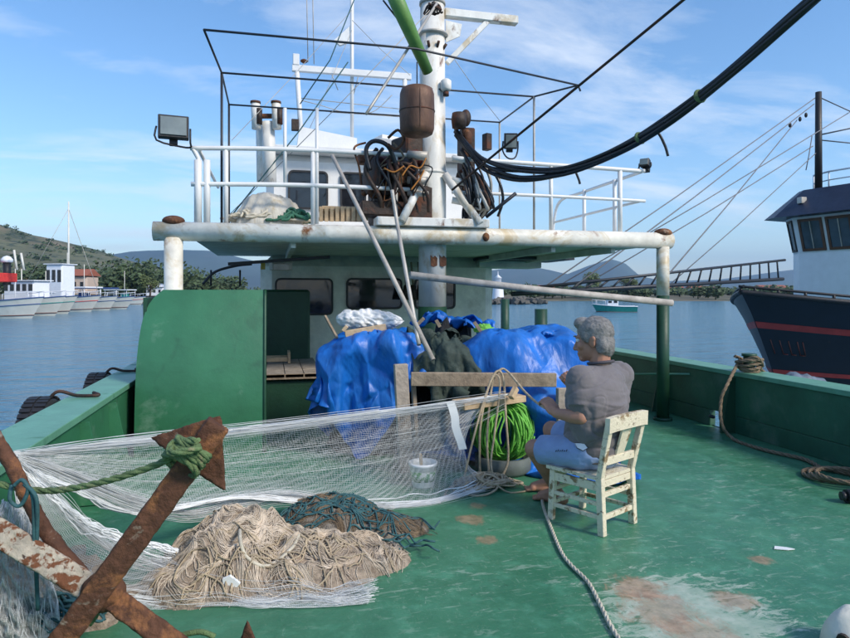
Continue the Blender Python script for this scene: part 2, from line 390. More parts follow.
# low shores
m_shore = M('shore_ground', (.13, .115, .075), .95, var=.3, scale=.05, bump=0, c2=(.05, .065, .03), amt=.5, c2scale=.08, soft=.15)
def shore(name, prof, f0, f1, top):
    mb = MB(); g = []
    for px in np.linspace(prof[0], prof[1], 80):
        row = []
        for j, (t, z) in enumerate(((0, -1.15), (.03, -.55), (.12, top*.4), (.5, top), (1, top))):
            p = D(px, HY, f0+(f1-f0)*t); nz = mnoise.noise(p*.03)
            row.append((p.x, p.y, z + (nz*.7*top if j > 1 else 0)))
        g.append(row)
    mb.sheet(g); return struct(name, mb, m_shore)
shore('shore', (-700, 330), 128, 320, 1.2)
shore('far_shore', (430, 1500), 165, 700, 1.3)
# water
m_water = bpy.data.materials.new('sea_water'); m_water.use_nodes = True
t = m_water.node_tree; b = t.nodes['Principled BSDF']; b.inputs['Base Color'].default_value = (.075, .20, .29, 1); b.inputs['Roughness'].default_value = .10; b.inputs['Specular IOR Level'].default_value = .5; b.inputs['IOR'].default_value = 1.33
tcn = t.nodes.new('ShaderNodeTexCoord'); mpn = t.nodes.new('ShaderNodeMapping'); mpn.inputs['Scale'].default_value = (.75, 1.35, 1); mpn.inputs['Rotation'].default_value = (0, 0, YAW); t.links.new(tcn.outputs['Object'], mpn.inputs[0])
hs = []
for sc, amp in ((.35, .55), (1.3, .30), (4.5, .10)):
    nn = t.nodes.new('ShaderNodeTexNoise'); nn.inputs['Scale'].default_value = sc; nn.inputs['Detail'].default_value = 4; nn.inputs['Distortion'].default_value = .6; t.links.new(mpn.outputs[0], nn.inputs[0])
    mm = t.nodes.new('ShaderNodeMath'); mm.operation = 'MULTIPLY'; mm.inputs[1].default_value = amp; t.links.new(nn.outputs[0], mm.inputs[0]); hs.append(mm)
a1 = t.nodes.new('ShaderNodeMath'); t.links.new(hs[0].outputs[0], a1.inputs[0]); t.links.new(hs[1].outputs[0], a1.inputs[1])
a2 = t.nodes.new('ShaderNodeMath'); t.links.new(a1.outputs[0], a2.inputs[0]); t.links.new(hs[2].outputs[0], a2.inputs[1])
bpn = t.nodes.new('ShaderNodeBump'); bpn.inputs['Strength'].default_value = 1.0; bpn.inputs['Distance'].default_value = .8; t.links.new(a2.outputs[0], bpn.inputs['Height']); t.links.new(bpn.outputs[0], b.inputs['Normal'])
mb = MB(); mb.add([(-9000, -9000, -1), (9000, -9000, -1), (9000, 9000, -1), (-9000, 9000, -1)], [(0, 1, 2, 3)]); struct('water', mb, m_water)

# foliage
def foliage_mat(name, col):
    return M(name, col, .7, var=.55, scale=.6, bump=0, c2=tuple(c*.5 for c in col), amt=.4, c2scale=.35, soft=.2)
m_leafd = foliage_mat('dark_leaves', (.045, .075, .028)); m_leafl = foliage_mat('light_leaves', (.085, .115, .038)); m_bark = M('bark', (.08, .06, .045), .9)
def crown(mb, c, rx, rz, n, leaf, rs):
    for _ in range(n):
        d = Vector((rs.gauss(0, 1), rs.gauss(0, 1), rs.gauss(0, 1))); d.normalize(); d *= rs.random()**.4
        nz = 1+.45*mnoise.noise(Vector((d.x*2+c[0], d.y*2+c[1], d.z*2)))
        p = Vector((c[0]+d.x*rx*nz, c[1]+d.y*rx*nz, c[2]+d.z*rz*nz))
        u = Vector((rs.uniform(-1, 1), rs.uniform(-1, 1), rs.uniform(-.6, .6))).normalized(); v = u.orthogonal().normalized(); s = leaf*rs.uniform(.6, 1.3)
        mb.add([p-u*s, p+v*s*.7, p+u*s, p-v*s*.7], [(0, 1, 2, 3)])
def wood_mass(name, spots, leaf, n, mat, seed):
    rs = random.Random(seed); mb = MB()
    for (px, f, z0, rx, rz) in spots:
        p = D(px, HY, f); crown(mb, (p.x, p.y, z0+rz*.8), rx, rz, n, leaf, rs)
        mb.tube([(p.x, p.y, z0-1.2), (p.x, p.y, z0+rz)], [rx*.07, rx*.04], 5)
    return struct(name, mb, mat, 'stuff')
rs = random.Random(3)
sp = []
for i in range(52):
    px = rs.uniform(-40, 245); f = rs.uniform(150, 250); h = rs.uniform(2.0, 4.6)*(1.25 if 105 < px < 200 else .9)
    sp.append((px, f, .6, h*rs.uniform(.9, 1.3), h))
wood_mass('shore_woodland', sp, .55, 420, m_leafd, 1)
sp = [(rs.uniform(455, 900), rs.uniform(175, 330), .4, rs.uniform(2.0, 4.2), rs.uniform(.9, 1.9)) for _ in range(210)]
wood_mass('far_shore_woodland', sp, .6, 150, m_leafd, 2)
sp = [(rs.uniform(-60, 190), rs.uniform(300, 560), 0, 3, 2.2) for _ in range(40)]
def shore_tree(px, f, h, label, seed):
    p = D(px, HY, f); rs = random.Random(seed); t = thing('shore_tree', label, 'tree', (p.x, p.y, .3), 'trees on the far shore')
    mb = MB(); mb.tube([(p.x, p.y, .1), (p.x+.1, p.y, h*.3), (p.x-.1, p.y, h*.75)], [h*.045, h*.035, h*.015], 7)
    for a in range(5):
        an = a*1.3; mb.tube([(p.x, p.y, h*.3), (p.x+math.cos(an)*h*.2, p.y+math.sin(an)*h*.2, h*.6)], [h*.02, h*.008], 5)
    part('trunk', mb, m_bark, t)
    mb = MB()
    for k in range(9): crown(mb, (p.x+rs.uniform(-.33, .33)*h, p.y+rs.uniform(-.25, .25)*h, h*rs.uniform(.35, .85)), h*.2, h*.17, 150, h*.04, rs)
    part('crown', mb, m_leafl, t)
shore_tree(596, 185, 7.6, 'tall bushy green tree on the far shore right of the grey haired man', 4)
shore_tree(629, 190, 6.0, 'lower loose green tree on the far shore beside the green post', 5)
shore_tree(150, 140, 5.2, 'pale green rounded tree on left shore behind the moored boats', 6)

hob = bpy.data.objects['hillside']; vv = [v.co.copy() for v in hob.data.vertices]; rs = random.Random(12); mb = MB()
for k in range(1500):
    p = vv[int(rs.random()*len(vv))]
    if p.z < 2 or p.z > 110 or mnoise.noise(p*.012) < -.12: continue
    p = p+V(rs.uniform(-4, 4), rs.uniform(-4, 4), .6); r_ = rs.uniform(1.5, 4.5); crown(mb, p, r_*1.3, r_*.8, 26, r_*.38, rs)
struct('hillside_scrub', mb, m_leafd, 'stuff')
# ================================================================== OUR FISHING BOAT
XL, XR, ZB = -1.21, 4.46, .57
YB = 6.18                                  # plane of the thick front beam
ZP = 2.0                                   # upper platform floor
boat = thing('fishing_boat', 'green decked fishing boat with white wheelhouse, mast and upper platform in the foreground', 'fishing boat', (1.5, 4, 0))
# deck material: glossy worn green paint with pale scuffs and rust breaking through
m_deck = bpy.data.materials.new('deck_paint'); m_deck.use_nodes = True
t = m_deck.node_tree; N = t.nodes; L = t.links; b = N['Principled BSDF']
geo = N.new('ShaderNodeTexCoord'); src = geo.outputs['Object']
def dn(sc, det=7, rg=.62, dist=0., stretch=None, rot=0):
    s_ = src
    if stretch:
        mp_ = N.new('ShaderNodeMapping'); mp_.inputs['Scale'].default_value = stretch; mp_.inputs['Rotation'].default_value = (0, 0, rot); L.new(src, mp_.inputs[0]); s_ = mp_.outputs[0]
    n = N.new('ShaderNodeTexNoise'); n.inputs['Scale'].default_value = sc; n.inputs['Detail'].default_value = det; n.inputs['Roughness'].default_value = rg; n.inputs['Distortion'].default_value = dist; L.new(s_, n.inputs[0]); return n.outputs[0]
def dr(s_, a, c):
    r = N.new('ShaderNodeMapRange'); r.inputs[1].default_value = a; r.inputs[2].default_value = c; L.new(s_, r.inputs[0]); return r.outputs[0]
def dmath(op, a, c):
    m = N.new('ShaderNodeMath'); m.operation = op; m.use_clamp = True
    for i, q in enumerate((a, c)):
        if isinstance(q, (int, float)): m.inputs[i].default_value = q
        else: L.new(q, m.inputs[i])
    return m.outputs[0]
def dmix(f, a, c):
    x = N.new('ShaderNodeMix'); x.data_type = 'RGBA'; L.new(f, x.inputs[0])
    for i, q in ((6, a), (7, c)):
        if isinstance(q, tuple): x.inputs[i].default_value = (*q[:3], 1)
        else: L.new(q, x.inputs[i])
    return x.outputs[2]
BO = V(1.5, 4, 0)
def blob(px, py, rad):
    c = G(px, py)-BO; d = N.new('ShaderNodeVectorMath'); d.operation = 'DISTANCE'; L.new(src, d.inputs[0]); d.inputs[1].default_value = c
    r = N.new('ShaderNodeMapRange'); r.inputs[1].default_value = rad; r.inputs[2].default_value = 0; L.new(d.outputs['Value'], r.inputs[0]); return r.outputs[0]
base = dmix(dr(dn(1.1), .35, .68), lin(50, 108, 78), lin(72, 130, 100))
base = dmix(dr(dn(7, 6), .5, .8), base, lin(84, 148, 118))
base = dmix(dmath('MULTIPLY', dr(dn(2.3, 8, .7, .5), .52, .66), .5), base, lin(38, 96, 68))
area = dr(dn(.9, 4), .40, .62)
wa = None
for q in ((700, 600, 1.2), (600, 560, .6), (800, 520, .9), (740, 470, .9), (430, 580, .6)):
    k = blob(*q); wa = dmath('MULTIPLY', k, 1.0) if wa is None else dmath('ADD', wa, dmath('MULTIPLY', k, .8))
wa = dmath('ADD', dmath('MULTIPLY', area, .6), wa)
for sc_, st_, ro_, lo_, am_ in ((5.5, (1, 3.6, 1), 25, .57, .42), (11, (1, 4.5, 1), -30, .60, .45), (14, (3.5, 1, 1), 10, .60, .4), (26, (1, 2.0, 1), 40, .61, .55)):
    k = dr(dn(sc_, 9, .72, .9, st_, R(ro_)), lo_, lo_+.06); base = dmix(dmath('MULTIPLY', dmath('MULTIPLY', k, wa), am_), base, lin(176, 192, 176))
wn2 = dn(6, 12, .78, 1.0, (1, 2.2, 1), R(-20))
wp = dr(dmath('ADD', dmath('MULTIPLY', blob(692, 614, .75), .36), dmath('MULTIPLY', wn2, .75)), .545, .60)
base = dmix(dmath('MULTIPLY', wp, .85), base, dmix(dr(dn(9, 8), .4, .65), lin(150, 170, 150), lin(188, 196, 180)))
rn = dn(7, 12, .8, .8, (1.8, 1, 1), R(15))
for q, am in (((662, 612, .36), .55), ((698, 634, .30), .5), ((470, 520, .17), .6), ((486, 540, .13), .6), ((478, 506, .13), .5), ((640, 588, .26), .7), ((760, 560, .12), .6), ((735, 600, .2), .6)):
    rm = dr(dmath('ADD', dmath('MULTIPLY', blob(*q), .42), dmath('MULTIPLY', rn, .75)), .56, .66)
    base = dmix(dmath('MULTIPLY', rm, am), base, dmix(dr(dn(16, 8), .4, .6), lin(138, 104, 80), lin(176, 140, 112)))
base = dmix(dmath('MULTIPLY', dr(dn(13, 8, .7), .62, .70), .6), base, lin(30, 66, 48))
L.new(base, b.inputs['Base Color'])
ro = N.new('ShaderNodeMapRange'); ro.inputs[1].default_value = .3; ro.inputs[2].default_value = .72; ro.inputs[3].default_value = .30; ro.inputs[4].default_value = .58; L.new(dn(2.2, 6), ro.inputs[0]); L.new(ro.outputs[0], b.inputs['Roughness'])
bp = N.new('ShaderNodeBump'); bp.inputs['Strength'].default_value = .6; bp.inputs['Distance'].default_value = .015; L.new(dn(6, 8, .6, .3), bp.inputs['Height']); L.new(bp.outputs[0], b.inputs['Normal'])
mb = MB(); mb.add([(XL-.02, -4, 0), (XR+.02, -4, 0), (XR+.02, 11, 0), (XL-.02, 11, 0)], [(0, 1, 2, 3)]); part('deck', mb, m_deck, boat)
# hull
mb = MB(); sec = []
for Y, sh in ((-4, 0), (3, 0), (9, 0), (12, .35), (15, 1.4)):
    a, c = XL-.09+sh, XR+.09-sh
    sec.append([(a, Y, -.012), (a+.02, Y, -.4), (a+.5, Y, -1.6), (c-.5, Y, -1.6), (c-.02, Y, -.4), (c, Y, -.012)])
mb.sheet(sec, smooth=False); part('hull', mb, m_greend, boat)
# bulwarks
mb = MB()
for y0, y1, z0, z1 in ((-4, 5.66, 0, .17), (5.80, 12, 0, .17), (-4, 12, .172, ZB)):
    mb.box((XR+.035, (y0+y1)/2, (z0+z1)/2), (.07, y1-y0, z1-z0))
part('bulwark', mb, m_bulw, boat, 'worn green starboard bulwark')
mb = MB(); mb.box((XL-.035, 4, ZB/2), (.07, 16, ZB)); part('bulwark', mb, m_green, boat, 'green port bulwark')
for x in (XR+.13, XL-.13):
    mb = MB(); mb.box((x, 4, ZB+.022), (.30, 16, .045)); part('cap_rail', mb, m_cap, boat)
for Y in (5.42, 6.6, 7.9, 3.2):
    mb = MB(); mb.prism([(XR, Y, .01), (XR-.16, Y, .01), (XR-.05, Y, ZB-.02), (XR, Y, ZB-.02)], (0, .025, 0)); part('bulwark_stay', mb, m_greend, boat)
for Y in (4.55, 5.3, 7.0):
    mb = MB(); mb.prism([(XL, Y, .01), (XL+.16, Y, .01), (XL+.05, Y, ZB-.02), (XL, Y, ZB-.02)], (0, .025, 0)); part('bulwark_stay', mb, m_green, boat)
p0 = D(632, 374, 7.7); mb = MB(); mb.tube([D(632, 374, 7.6), D(690, 374, 7.0)], .012, 6); part('bulwark_pipe', mb, m_cap, boat)
# bollard on the starboard rail, freeing port
pb = PY(738, 378, 5.36)
mb = MB(); mb.tube([(XR+.1, 5.35, ZB+.04), (XR+.1, 5.35, ZB+.20)], .055, 12).tube([(XR+.1, 5.35, ZB+.20), (XR+.1, 5.35, ZB+.225)], .07, 12); part('bollard', mb, m_greend, boat)
mb = MB(); mb.ell((XR-.03, 5.73, .11), (.02, .05, .02)); part('port_flap', mb, m_blackpipe, boat)
pc = G(812, 450); mb = MB(); mb.tube([(pc.x-.0, pc.y+.1, .0), (pc.x, pc.y+.1, .10), (pc.x+.04, pc.y, .14), (pc.x+.06, pc.y-.1, .10), (pc.x+.06, pc.y-.1, 0)], .016, 8); part('deck_ring', mb, m_rust, boat)
# beam and columns
zb = 1.962
mb = MB(); mb.tube([(-1.04, YB, zb-.01), (1.6, YB, zb), (4.25, YB, zb)], .088, 20); beam = part('beam', mb, m_beam, boat)
for x in (-.87, 4.16):
    mb = MB(); mb.ell((x, YB, zb+.085), (.10, .09, .05)); part('cap', mb, m_rust, beam)
mb = MB(); mb.ell(PY(486, 237, YB-.09), (.035, .03, .045)); part('rust_boss', mb, m_rust, beam)
mb = MB(); mb.tube([(4.16, YB, 0), (4.16, YB, 1.36)], .068, 16); col = part('column', mb, m_greend, boat, 'lower part of column in dark green paint')
mb = MB(); mb.tube([(4.16, YB, 1.362), (4.16, YB, zb-.07)], .069, 16); part('white_band', mb, m_beam, col)
mb = MB(); mb.tube([(4.16, YB, 0), (4.16, YB, .03)], .10, 16); part('foot_plate', mb, m_greend, col)
mb = MB(); mb.tube([(-.87, YB, 0), (-.87, YB, zb-.07)], .082, 16); part('column', mb, m_beam, boat, 'white column with rust streaks')
# platform
mb = MB(); mb.box((1.66, 7.72, 1.935), (4.78, 3.0, .07)); part('platform', mb, m_under, boat)
mb = MB(); mb.box((1.66, 7.75, 1.985), (4.86, 3.02, .026)); part('platform_floor', mb, m_white, boat)
for x in (.2, 2.9, 3.6):
    mb = MB(); mb.box((x, 7.7, 1.86), (.05, 2.9, .075)); part('ceiling_beam', mb, m_under, boat)
mb = MB(); mb.bar(PY(228, 264, 7.3), PY(330, 257, 7.3), .03, .035); part('ceiling_beam', mb, m_blackpipe, boat)
mb = MB(); mb.box((3.35, 8.9, 1.80), (.95, .5, .10)); part('eyebrow', mb, m_under, boat)
mb = MB(); mb.box((3.5, 8.7, 1.872), (1.3, .9, .04)); part('eyebrow', mb, m_blackpipe, boat)
mb = MB(); a = PY(377, 224, YB-.12); c = PY(490, 226, YB-.12); mb.box(((a.x+c.x)/2, YB-.0, zb+.125), (c.x-a.x, .22, .085)); part('mast_foot_beam', mb, m_white, boat)
# small work lamp + yellow tag under the ceiling
mb = MB(); mb.box(PY(281, 266, 7.6), (.24, .12, .10), .3); wl = part('work_lamp', mb, m_pipe, boat)
mb = MB(); mb.box(PY(281, 267, 7.53), (.18, .02, .07), .3); part('lens', mb, m_lens, wl)
mb = MB(); mb.box(PY(263, 266, 7.55), (.05, .02, .08)); part('tag', mb, M('yellow', (.5, .38, .05), .5), wl)
# lower cabin
YC = 8.75
mb = MB(); mb.box((1.5, YC+1.6, .95), (3.3, 3.2, 1.9)); cabin = part('cabin', mb, M('cabin_wall', (.76, .73, .63), .5, c2=(.36, .31, .23), amt=.3, c2scale=2, soft=.3), boat)
def rrect(cx, cz, w_, h_, r_, Y, n=5):
    pts = []
    for (sx_, sz_, a0) in ((1, 1, 0), (-1, 1, 90), (-1, -1, 180), (1, -1, 270)):
        for i in range(n):
            a = R(a0+90*i/(n-1)); pts.append((cx+sx_*(w_/2-r_)+r_*math.cos(a), Y, cz+sz_*(h_/2-r_)+r_*math.sin(a)))
    return pts
def window(x0, y0, x1, y1, Y, parent_name=boat, fr=m_frame, mul=None):
    a = PY(x0, y0, Y); c = PY(x1, y1, Y); cx = (a.x+c.x)/2; cz = (a.z+c.z)/2; w_ = c.x-a.x; h_ = a.z-c.z; r_ = .07
    o = rrect(cx, cz, w_, h_, r_, Y-.035); i_ = rrect(cx, cz, w_-.05, h_-.05, r_-.02, Y-.035); n = len(o); mb = MB()
    back = [(p[0], Y+.01, p[2]) for p in o]; ib = [(p[0], Y+.01, p[2]) for p in i_]
    fs = []
    for k in range(n):
        q = (k+1) % n; fs += [(k, q, n+q, n+k), (k, 2*n+k, 2*n+q, q), (n+k, n+q, 3*n+q, 3*n+k)]
    mb.add(o+i_+back+ib, fs); wdw = part('window', mb, fr, boat)
    g = MB(); g.prism(rrect(cx, cz, w_-.045, h_-.045, r_-.02, Y-.018), (0, .012, 0)); part('pane', g, m_glass, wdw)
    if mul:
        g = MB(); g.bar((cx+mul*w_, Y-.03, cz-h_/2+.02), (cx+mul*w_, Y-.03, cz+h_/2-.02), .03, .025, (0, 1, 0)); part('mullion', g, m_whitec, wdw)
    return wdw
window(275, 278, 333, 315, YC); window(346, 278, 402, 309, YC); window(414, 278, 455, 309, YC)
# green locker, wooden bench and hood
mb = MB(); a = PY(262, 289, 8.3); c = PY(310, 345, 8.3); mb.box(((a.x+c.x)/2, 8.46, .72), (c.x-a.x, .36, 1.42)); part('locker', mb, m_greend, boat)
mb = MB(); mb.box((.12, 7.6, .26), (.74, 1.6, .50)); part('bench_base', mb, m_greend, boat)
bn = None
for k in range(4):
    mb = MB(); mb.box((-.16+k*.195, 7.58, .53), (.188, 1.66, .035)); part('bench_plank', mb, m_grywood, boat)
mb = MB(); mb.bar((-.27, 6.76, .522), (.53, 6.76, .522), .02, .055); part('bench_edge', mb, m_wood, boat)
# hood plate: bends back at its top and bulges on the outboard side
def hood(z, s): # s 0 outboard..1 inboard
    zt = 1.42; k = max(0., (z-.35)/(zt-.35)); q = max(0., (z-.7)/(zt-.7)); xo = -1.135 + .02*(z/zt) + .05*q**2 + .12*q**7
    x = xo + (-.06-xo)*s; y = 5.76 + .27*k**2.0 + .06*(1-s)**3
    return (x, y, z)
mb = MB(); g1 = [[hood(1.42*j/22, i/16) for j in range(23)] for i in range(17)]
mb.sheet(g1); mb.sheet([[(x, y+.03, z) for x, y, z in r_] for r_ in g1])
for edge in ([r_[-1] for r_ in g1], g1[0], g1[-1]): mb.sheet([[p, (p[0], p[1]+.03, p[2])] for p in edge], smooth=False)
part('hood', mb, m_green, boat, 'curved green steel hood beside the cabin')
mb = MB(); mb.box((-1.08, 7.25, .68), (.03, 2.5, 1.34)); part('hood_side', mb, m_greend, boat)
mb = MB(); mb.tube([hood(1.42*j/22, 1.0) for j in range(23)], .016, 6); part('hood_edge', mb, m_greend, boat)
# upper wheelhouse
YU = 8.8
a = PY(266, 152, YU); c = PY(470, 152, YU); zt = a.z
mb = MB(); mb.box(((a.x+c.x)/2, YU+1.0, (2.0+zt)/2), (c.x-a.x, 2.0, zt-2.0)); part('wheelhouse', mb, m_whitec, boat)
mb = MB(); mb.box(((a.x+c.x)/2, YU+.92, zt+.03), (c.x-a.x+.22, 2.3, .06)); part('wheelhouse_roof', mb, m_whitec, boat)
window(288, 170, 328, 210, YU, mul=.12); window(340, 172, 366, 210, YU)
window(384, 172, 412, 210, YU)
for k in range(4):
    mb = MB(); p = PY(264, 165+k*6, YU+.2); mb.box(p, (.05, .34, .018), .0); part('louvre', mb, m_pipe, boat)
a = PY(296, 126, YU+.3); c = PY(350, 151, YU+.3); mb = MB(); mb.prism([(a.x, YU+.3, zt+.06), (c.x+.1, YU+.3, zt+.06), (c.x+.1, YU+.3, a.z-.12), (a.x+.05, YU+.3, a.z)], (0, .8, 0)); part('roof_box', mb, m_whitec, boat)
mb = MB(); mb.bar(PY(378, 138, YU), PY(400, 142, YU+.1), .25, .06); part('radar_scanner', mb, m_whitec, boat)
# radar frame and aerials over the roof
def pole(name, p0, p1, r_, mat, parent=boat, n=8):
    mb = MB(); mb.tube([p0, p1], r_, n); return part(name, mb, mat, parent)
YA = YU+.5
mb = MB(); mb.bar(PY(292, 68, YA), PY(411, 77, YA), .07, .09); rf = part('radar_frame', mb, m_whitec, boat)
pole('frame_post', PY(297, 70, YA), PY(302, 150, YA), .035, m_whitec, rf); pole('frame_post', PY(405, 78, YA), PY(403, 150, YA), .035, m_whitec, rf)
mb = MB(); mb.box(PY(296, 60, YA), (.09, .09, .16)); part('frame_head', mb, m_whitec, rf)
mb = MB(); mb.box(PY(295, 125, YA), (.10, .08, .16)); part('speaker', mb, m_dark, rf)
mb = MB(); mb.lathe([(.02, 0), (.05, .02), (.05, .04), (.01, .06)], PY(304, 63, YA)); part('beacon', mb, m_dark, rf)
pole('aerial_mast', PY(352, -30, YA+.1), PY(352, 150, YA+.1), .028, m_whitec)
for (x0, y0, x1, y1) in ((306, -40, 308, 62), (312, -40, 314, 64), (300, 98, 410, 110), (330, 112, 405, 117), (338, 90, 330, 70), (360, 70, 352, 100)):
    pole('aerial', PY(x0, y0, YA+.15), PY(x1, y1, YA+.15), .007, m_pipe, n=5)
mb = MB(); mb.prism([PY(334, 40, YA+.1), PY(352, 24, YA+.1), PY(354, 40, YA+.1), PY(340, 45, YA+.1)], (0, .06, 0)); part('radar_reflector', mb, m_whitec, boat)
mb = MB(); mb.rope([PY(300, 100, YA), PY(320, 105, YA), PY(345, 112, YA), PY(372, 112, YA), PY(392, 95, YA)], .006, 4); part('aerial_wire', mb, m_pipe, boat)
# exhaust stacks with twin horns
YE = 7.6
for (px, dyy) in ((267, 0),):
    pole('exhaust_pipe', PY(270, 186, YE), PY(268, 122, YE), .075, m_white, n=12)
pole('exhaust_pipe', PY(262, 182, YE+.15), PY(261, 124, YE+.15), .06, m_white, n=12)
for px in (255.5, 276):
    mb = MB(); a = PY(px, 103, YE-.08); c = PY(px+1, 129, YE-.08); mb.tube([c, a], .052, 12); h_ = part('horn', mb, m_white, boat)
    mb = MB(); mb.tube([a+V(0, 0, -.005), a+V(0, 0, .02)], .058, 12); part('horn_rim', mb, m_rust, h_)
    mb = MB(); mb.tube([(a+c)/2+V(.035, -.03, -.1), (a+c)/2+V(.035, -.03, .08)], .035, 8); part('horn_stain', mb, m_dark, h_)
pole('horn_bracket', PY(256, 116, YE), PY(276, 116, YE), .03, m_rust)
# railings of the platform
def post(px, py0, py1, Y, r_=.02, mat=m_whitec): return pole('rail_post', PY(px, py0, Y), PY(px, py1, Y), r_, mat)
YR = YB+.03
def rail(pts, r_=.022, mat=m_whitec):
    mb = MB(); mb.rope(pts, r_, 8); return part('rail', mb, mat, boat)
rail([PY(190, 148, YR), PY(260, 148.5, YR), PY(330, 151, YR), PY(423, 156, YR)]); rail([PY(191, 184, YR), PY(300, 185, YR), PY(423, 190, YR)])
rail([PY(452, 158, YR), PY(540, 164, YR), PY(600, 168, YR), PY(641, 171, YR)], .024); rail([PY(452, 192, YR), PY(550, 196, YR), PY(645, 201, YR)], .018)
for (px, y0, y1, r_) in ((198, 160, 224, .035), (207, 160, 224, .03), (226, 150, 224, .022), (313, 150, 226, .022), (317, 108, 224, .017), (285, 108, 186, .017), (396, 155, 222, .018), (551, 164, 230, .022), (620, 170, 236, .026)):
    post(px, y0, y1, YR+.005, r_)
rail([PY(193, 149, YR), PY(198, 158, YR), PY(199, 164, YR)], .02)
# starboard side rails running back
xs = PY(641, 171, YR).x; zs1 = PY(641, 171, YR).z; zs2 = PY(645, 201, YR).z
rail([(xs, YR, zs1), (xs+.03, YR+.1, zs1), (xs+.02, YR+1.4, zs1-.02), (xs, YR+2.0, zs1-.05), (xs, YR+2.2, zs1-.3), (xs, YR+2.25, 2.02)], .02)
rail([(xs, YR, zs2), (xs, YR+2.2, zs2)], .016)
for Y in (YR+.55, YR+1.3): pole('rail_post', (xs, Y, 2.0), (xs, Y, zs1), .024, m_whitec)
# port side rails
xp = PY(193, 149, YR).x+.05; zp1 = PY(193, 149, YR).z
rail([(xp, YR, zp1), (xp, YR+2.2, zp1)], .018)
# dark awning frame
ZA = 3.47; A = .875
def aw(x, y): return V(x, y, ZA)
pl, pr = -.46, 2.70
YF, Y1, Y2 = 5.3, 6.3, 7.35
def awn(pts, r_=.0098, mat=m_blackpipe):
    mb = MB(); mb.tube(pts, r_, 7); return part('awning_pipe', mb, mat, boat)
awn([aw(pl-.06, YF), aw(1.2, YF+.02)+V(0, 0, .01), aw(2.98, 5.85)]); awn([aw(pl, Y1), aw(1.2, Y1), aw(pr, Y1)]); awn([aw(pl, Y2), aw(pr, Y2)])
awn([aw(pl-.06, YF), aw(pl, Y1), aw(pl, Y2)]); awn([aw(2.98, 5.85), aw(pr, Y1), aw(pr, Y2)])
for x, Y in ((pl, Y1), (pl, Y2), (pr, Y1), (pr, Y2)): awn([V(x, Y, ZA), V(x, Y, 2.0)], .0125, m_blackpipe if x == pl else m_pipe)
awn([aw(2.98, 5.85), aw(3.0, 5.84)+V(0, 0, -.06)])
# mast
XM, YM = 1.62, 6.42
ztop = PY(438, 6, YM).z
mb = MB(); mb.tube([(XM, YM, 1.25), (XM, YM, 2.4), (XM, YM, ztop)], [.142, .142, .125], 24); mast = part('mast', mb, m_white, boat)
mb = MB(); mb.tube([(XM, YM, 0), (XM, YM, 1.248)], .15, 20); part('mast_step', mb, m_greend, mast, 'green painted foot of the mast')
mb = MB(); mb.tube([(XM, YM, ztop), (XM, YM, ztop+.03)], .137, 20); part('mast_cap', mb, m_pipe, mast)
mb = MB(); mb.tube([(XM, YM, 2.62), (XM, YM, 2.65)], .146, 24); part('mast_collar', mb, m_white, mast)
for sx_ in (-1, 1):
    mb = MB(); mb.tube([(XM+sx_*.10, YM-.13, 2.60), (XM+sx_*.40, YM-.36, 2.08)], .042, 10); part('mast_brace', mb, m_white, mast)
mb = MB(); a = PY(444, 13, YM); c = PY(517, 21, YM); mb.bar(a, c, .09, .085); part('gaff_arm', mb, m_white, mast)
mb = MB(); mb.bar(PY(447, 63, YM), PY(487, 22, YM), .06, .055); part('gaff_brace', mb, m_white, mast)
mb = MB(); mb.prism([PY(446, 20, YM-.03), PY(462, 24, YM-.03), PY(460, 36, YM-.03), PY(446, 42, YM-.03)], (0, .02, 0)); part('gusset', mb, m_white, mast)
mb = MB(); mb.lathe([(.04, -.07), (.055, -.05), (.055, .03), (.03, .05)], PY(446, 84, YM-.15)); ml = part('mast_lamp', mb, m_white, mast)
mb = MB(); mb.lathe([(.03, -.04), (.03, .0)], PY(446, 92, YM-.15)); part('mast_lamp_base', mb, m_dark, ml)
for k in range(4):
    mb = MB(); a = R(200+k*40); mb.lathe([(.16, 0), (.165, .012), (.16, .024)], (XM, YM, 4.05-.0+.02*k*0), 24) if k == 0 else mb.tube([(XM+.12*math.cos(a), YM+.12*math.sin(a), 3.9), (XM+.16*math.cos(a), YM+.16*math.sin(a), 3.95)], .015, 6)
    part('mast_fitting', mb, m_pipe if k == 0 else m_dark, mast)
# rust patches on mast under the platform: bracket remains
for px in (434, 443):
    mb = MB(); c = PY(px, 261, YM-.145); mb.prism([c+V(x, 0, z) for x, z in ((-.035, .06), (-.01, .035), (.01, .055), (.036, .03), (.034, -.045), (.0, -.06), (-.03, -.05))], (0, .015, 0)); part('rust_scar', mb, m_rust, mast)
# green boom
mb = MB(); mb.tube([D(388, -20, 5.55), D(403, 15, 5.65), D(428, 72, 6.0)], [.075, .07, .05], 12); part('boom', mb, M('boom_green', lin(98, 140, 70), .5, c2=(.3, .3, .2), amt=.25, soft=.2), boat)
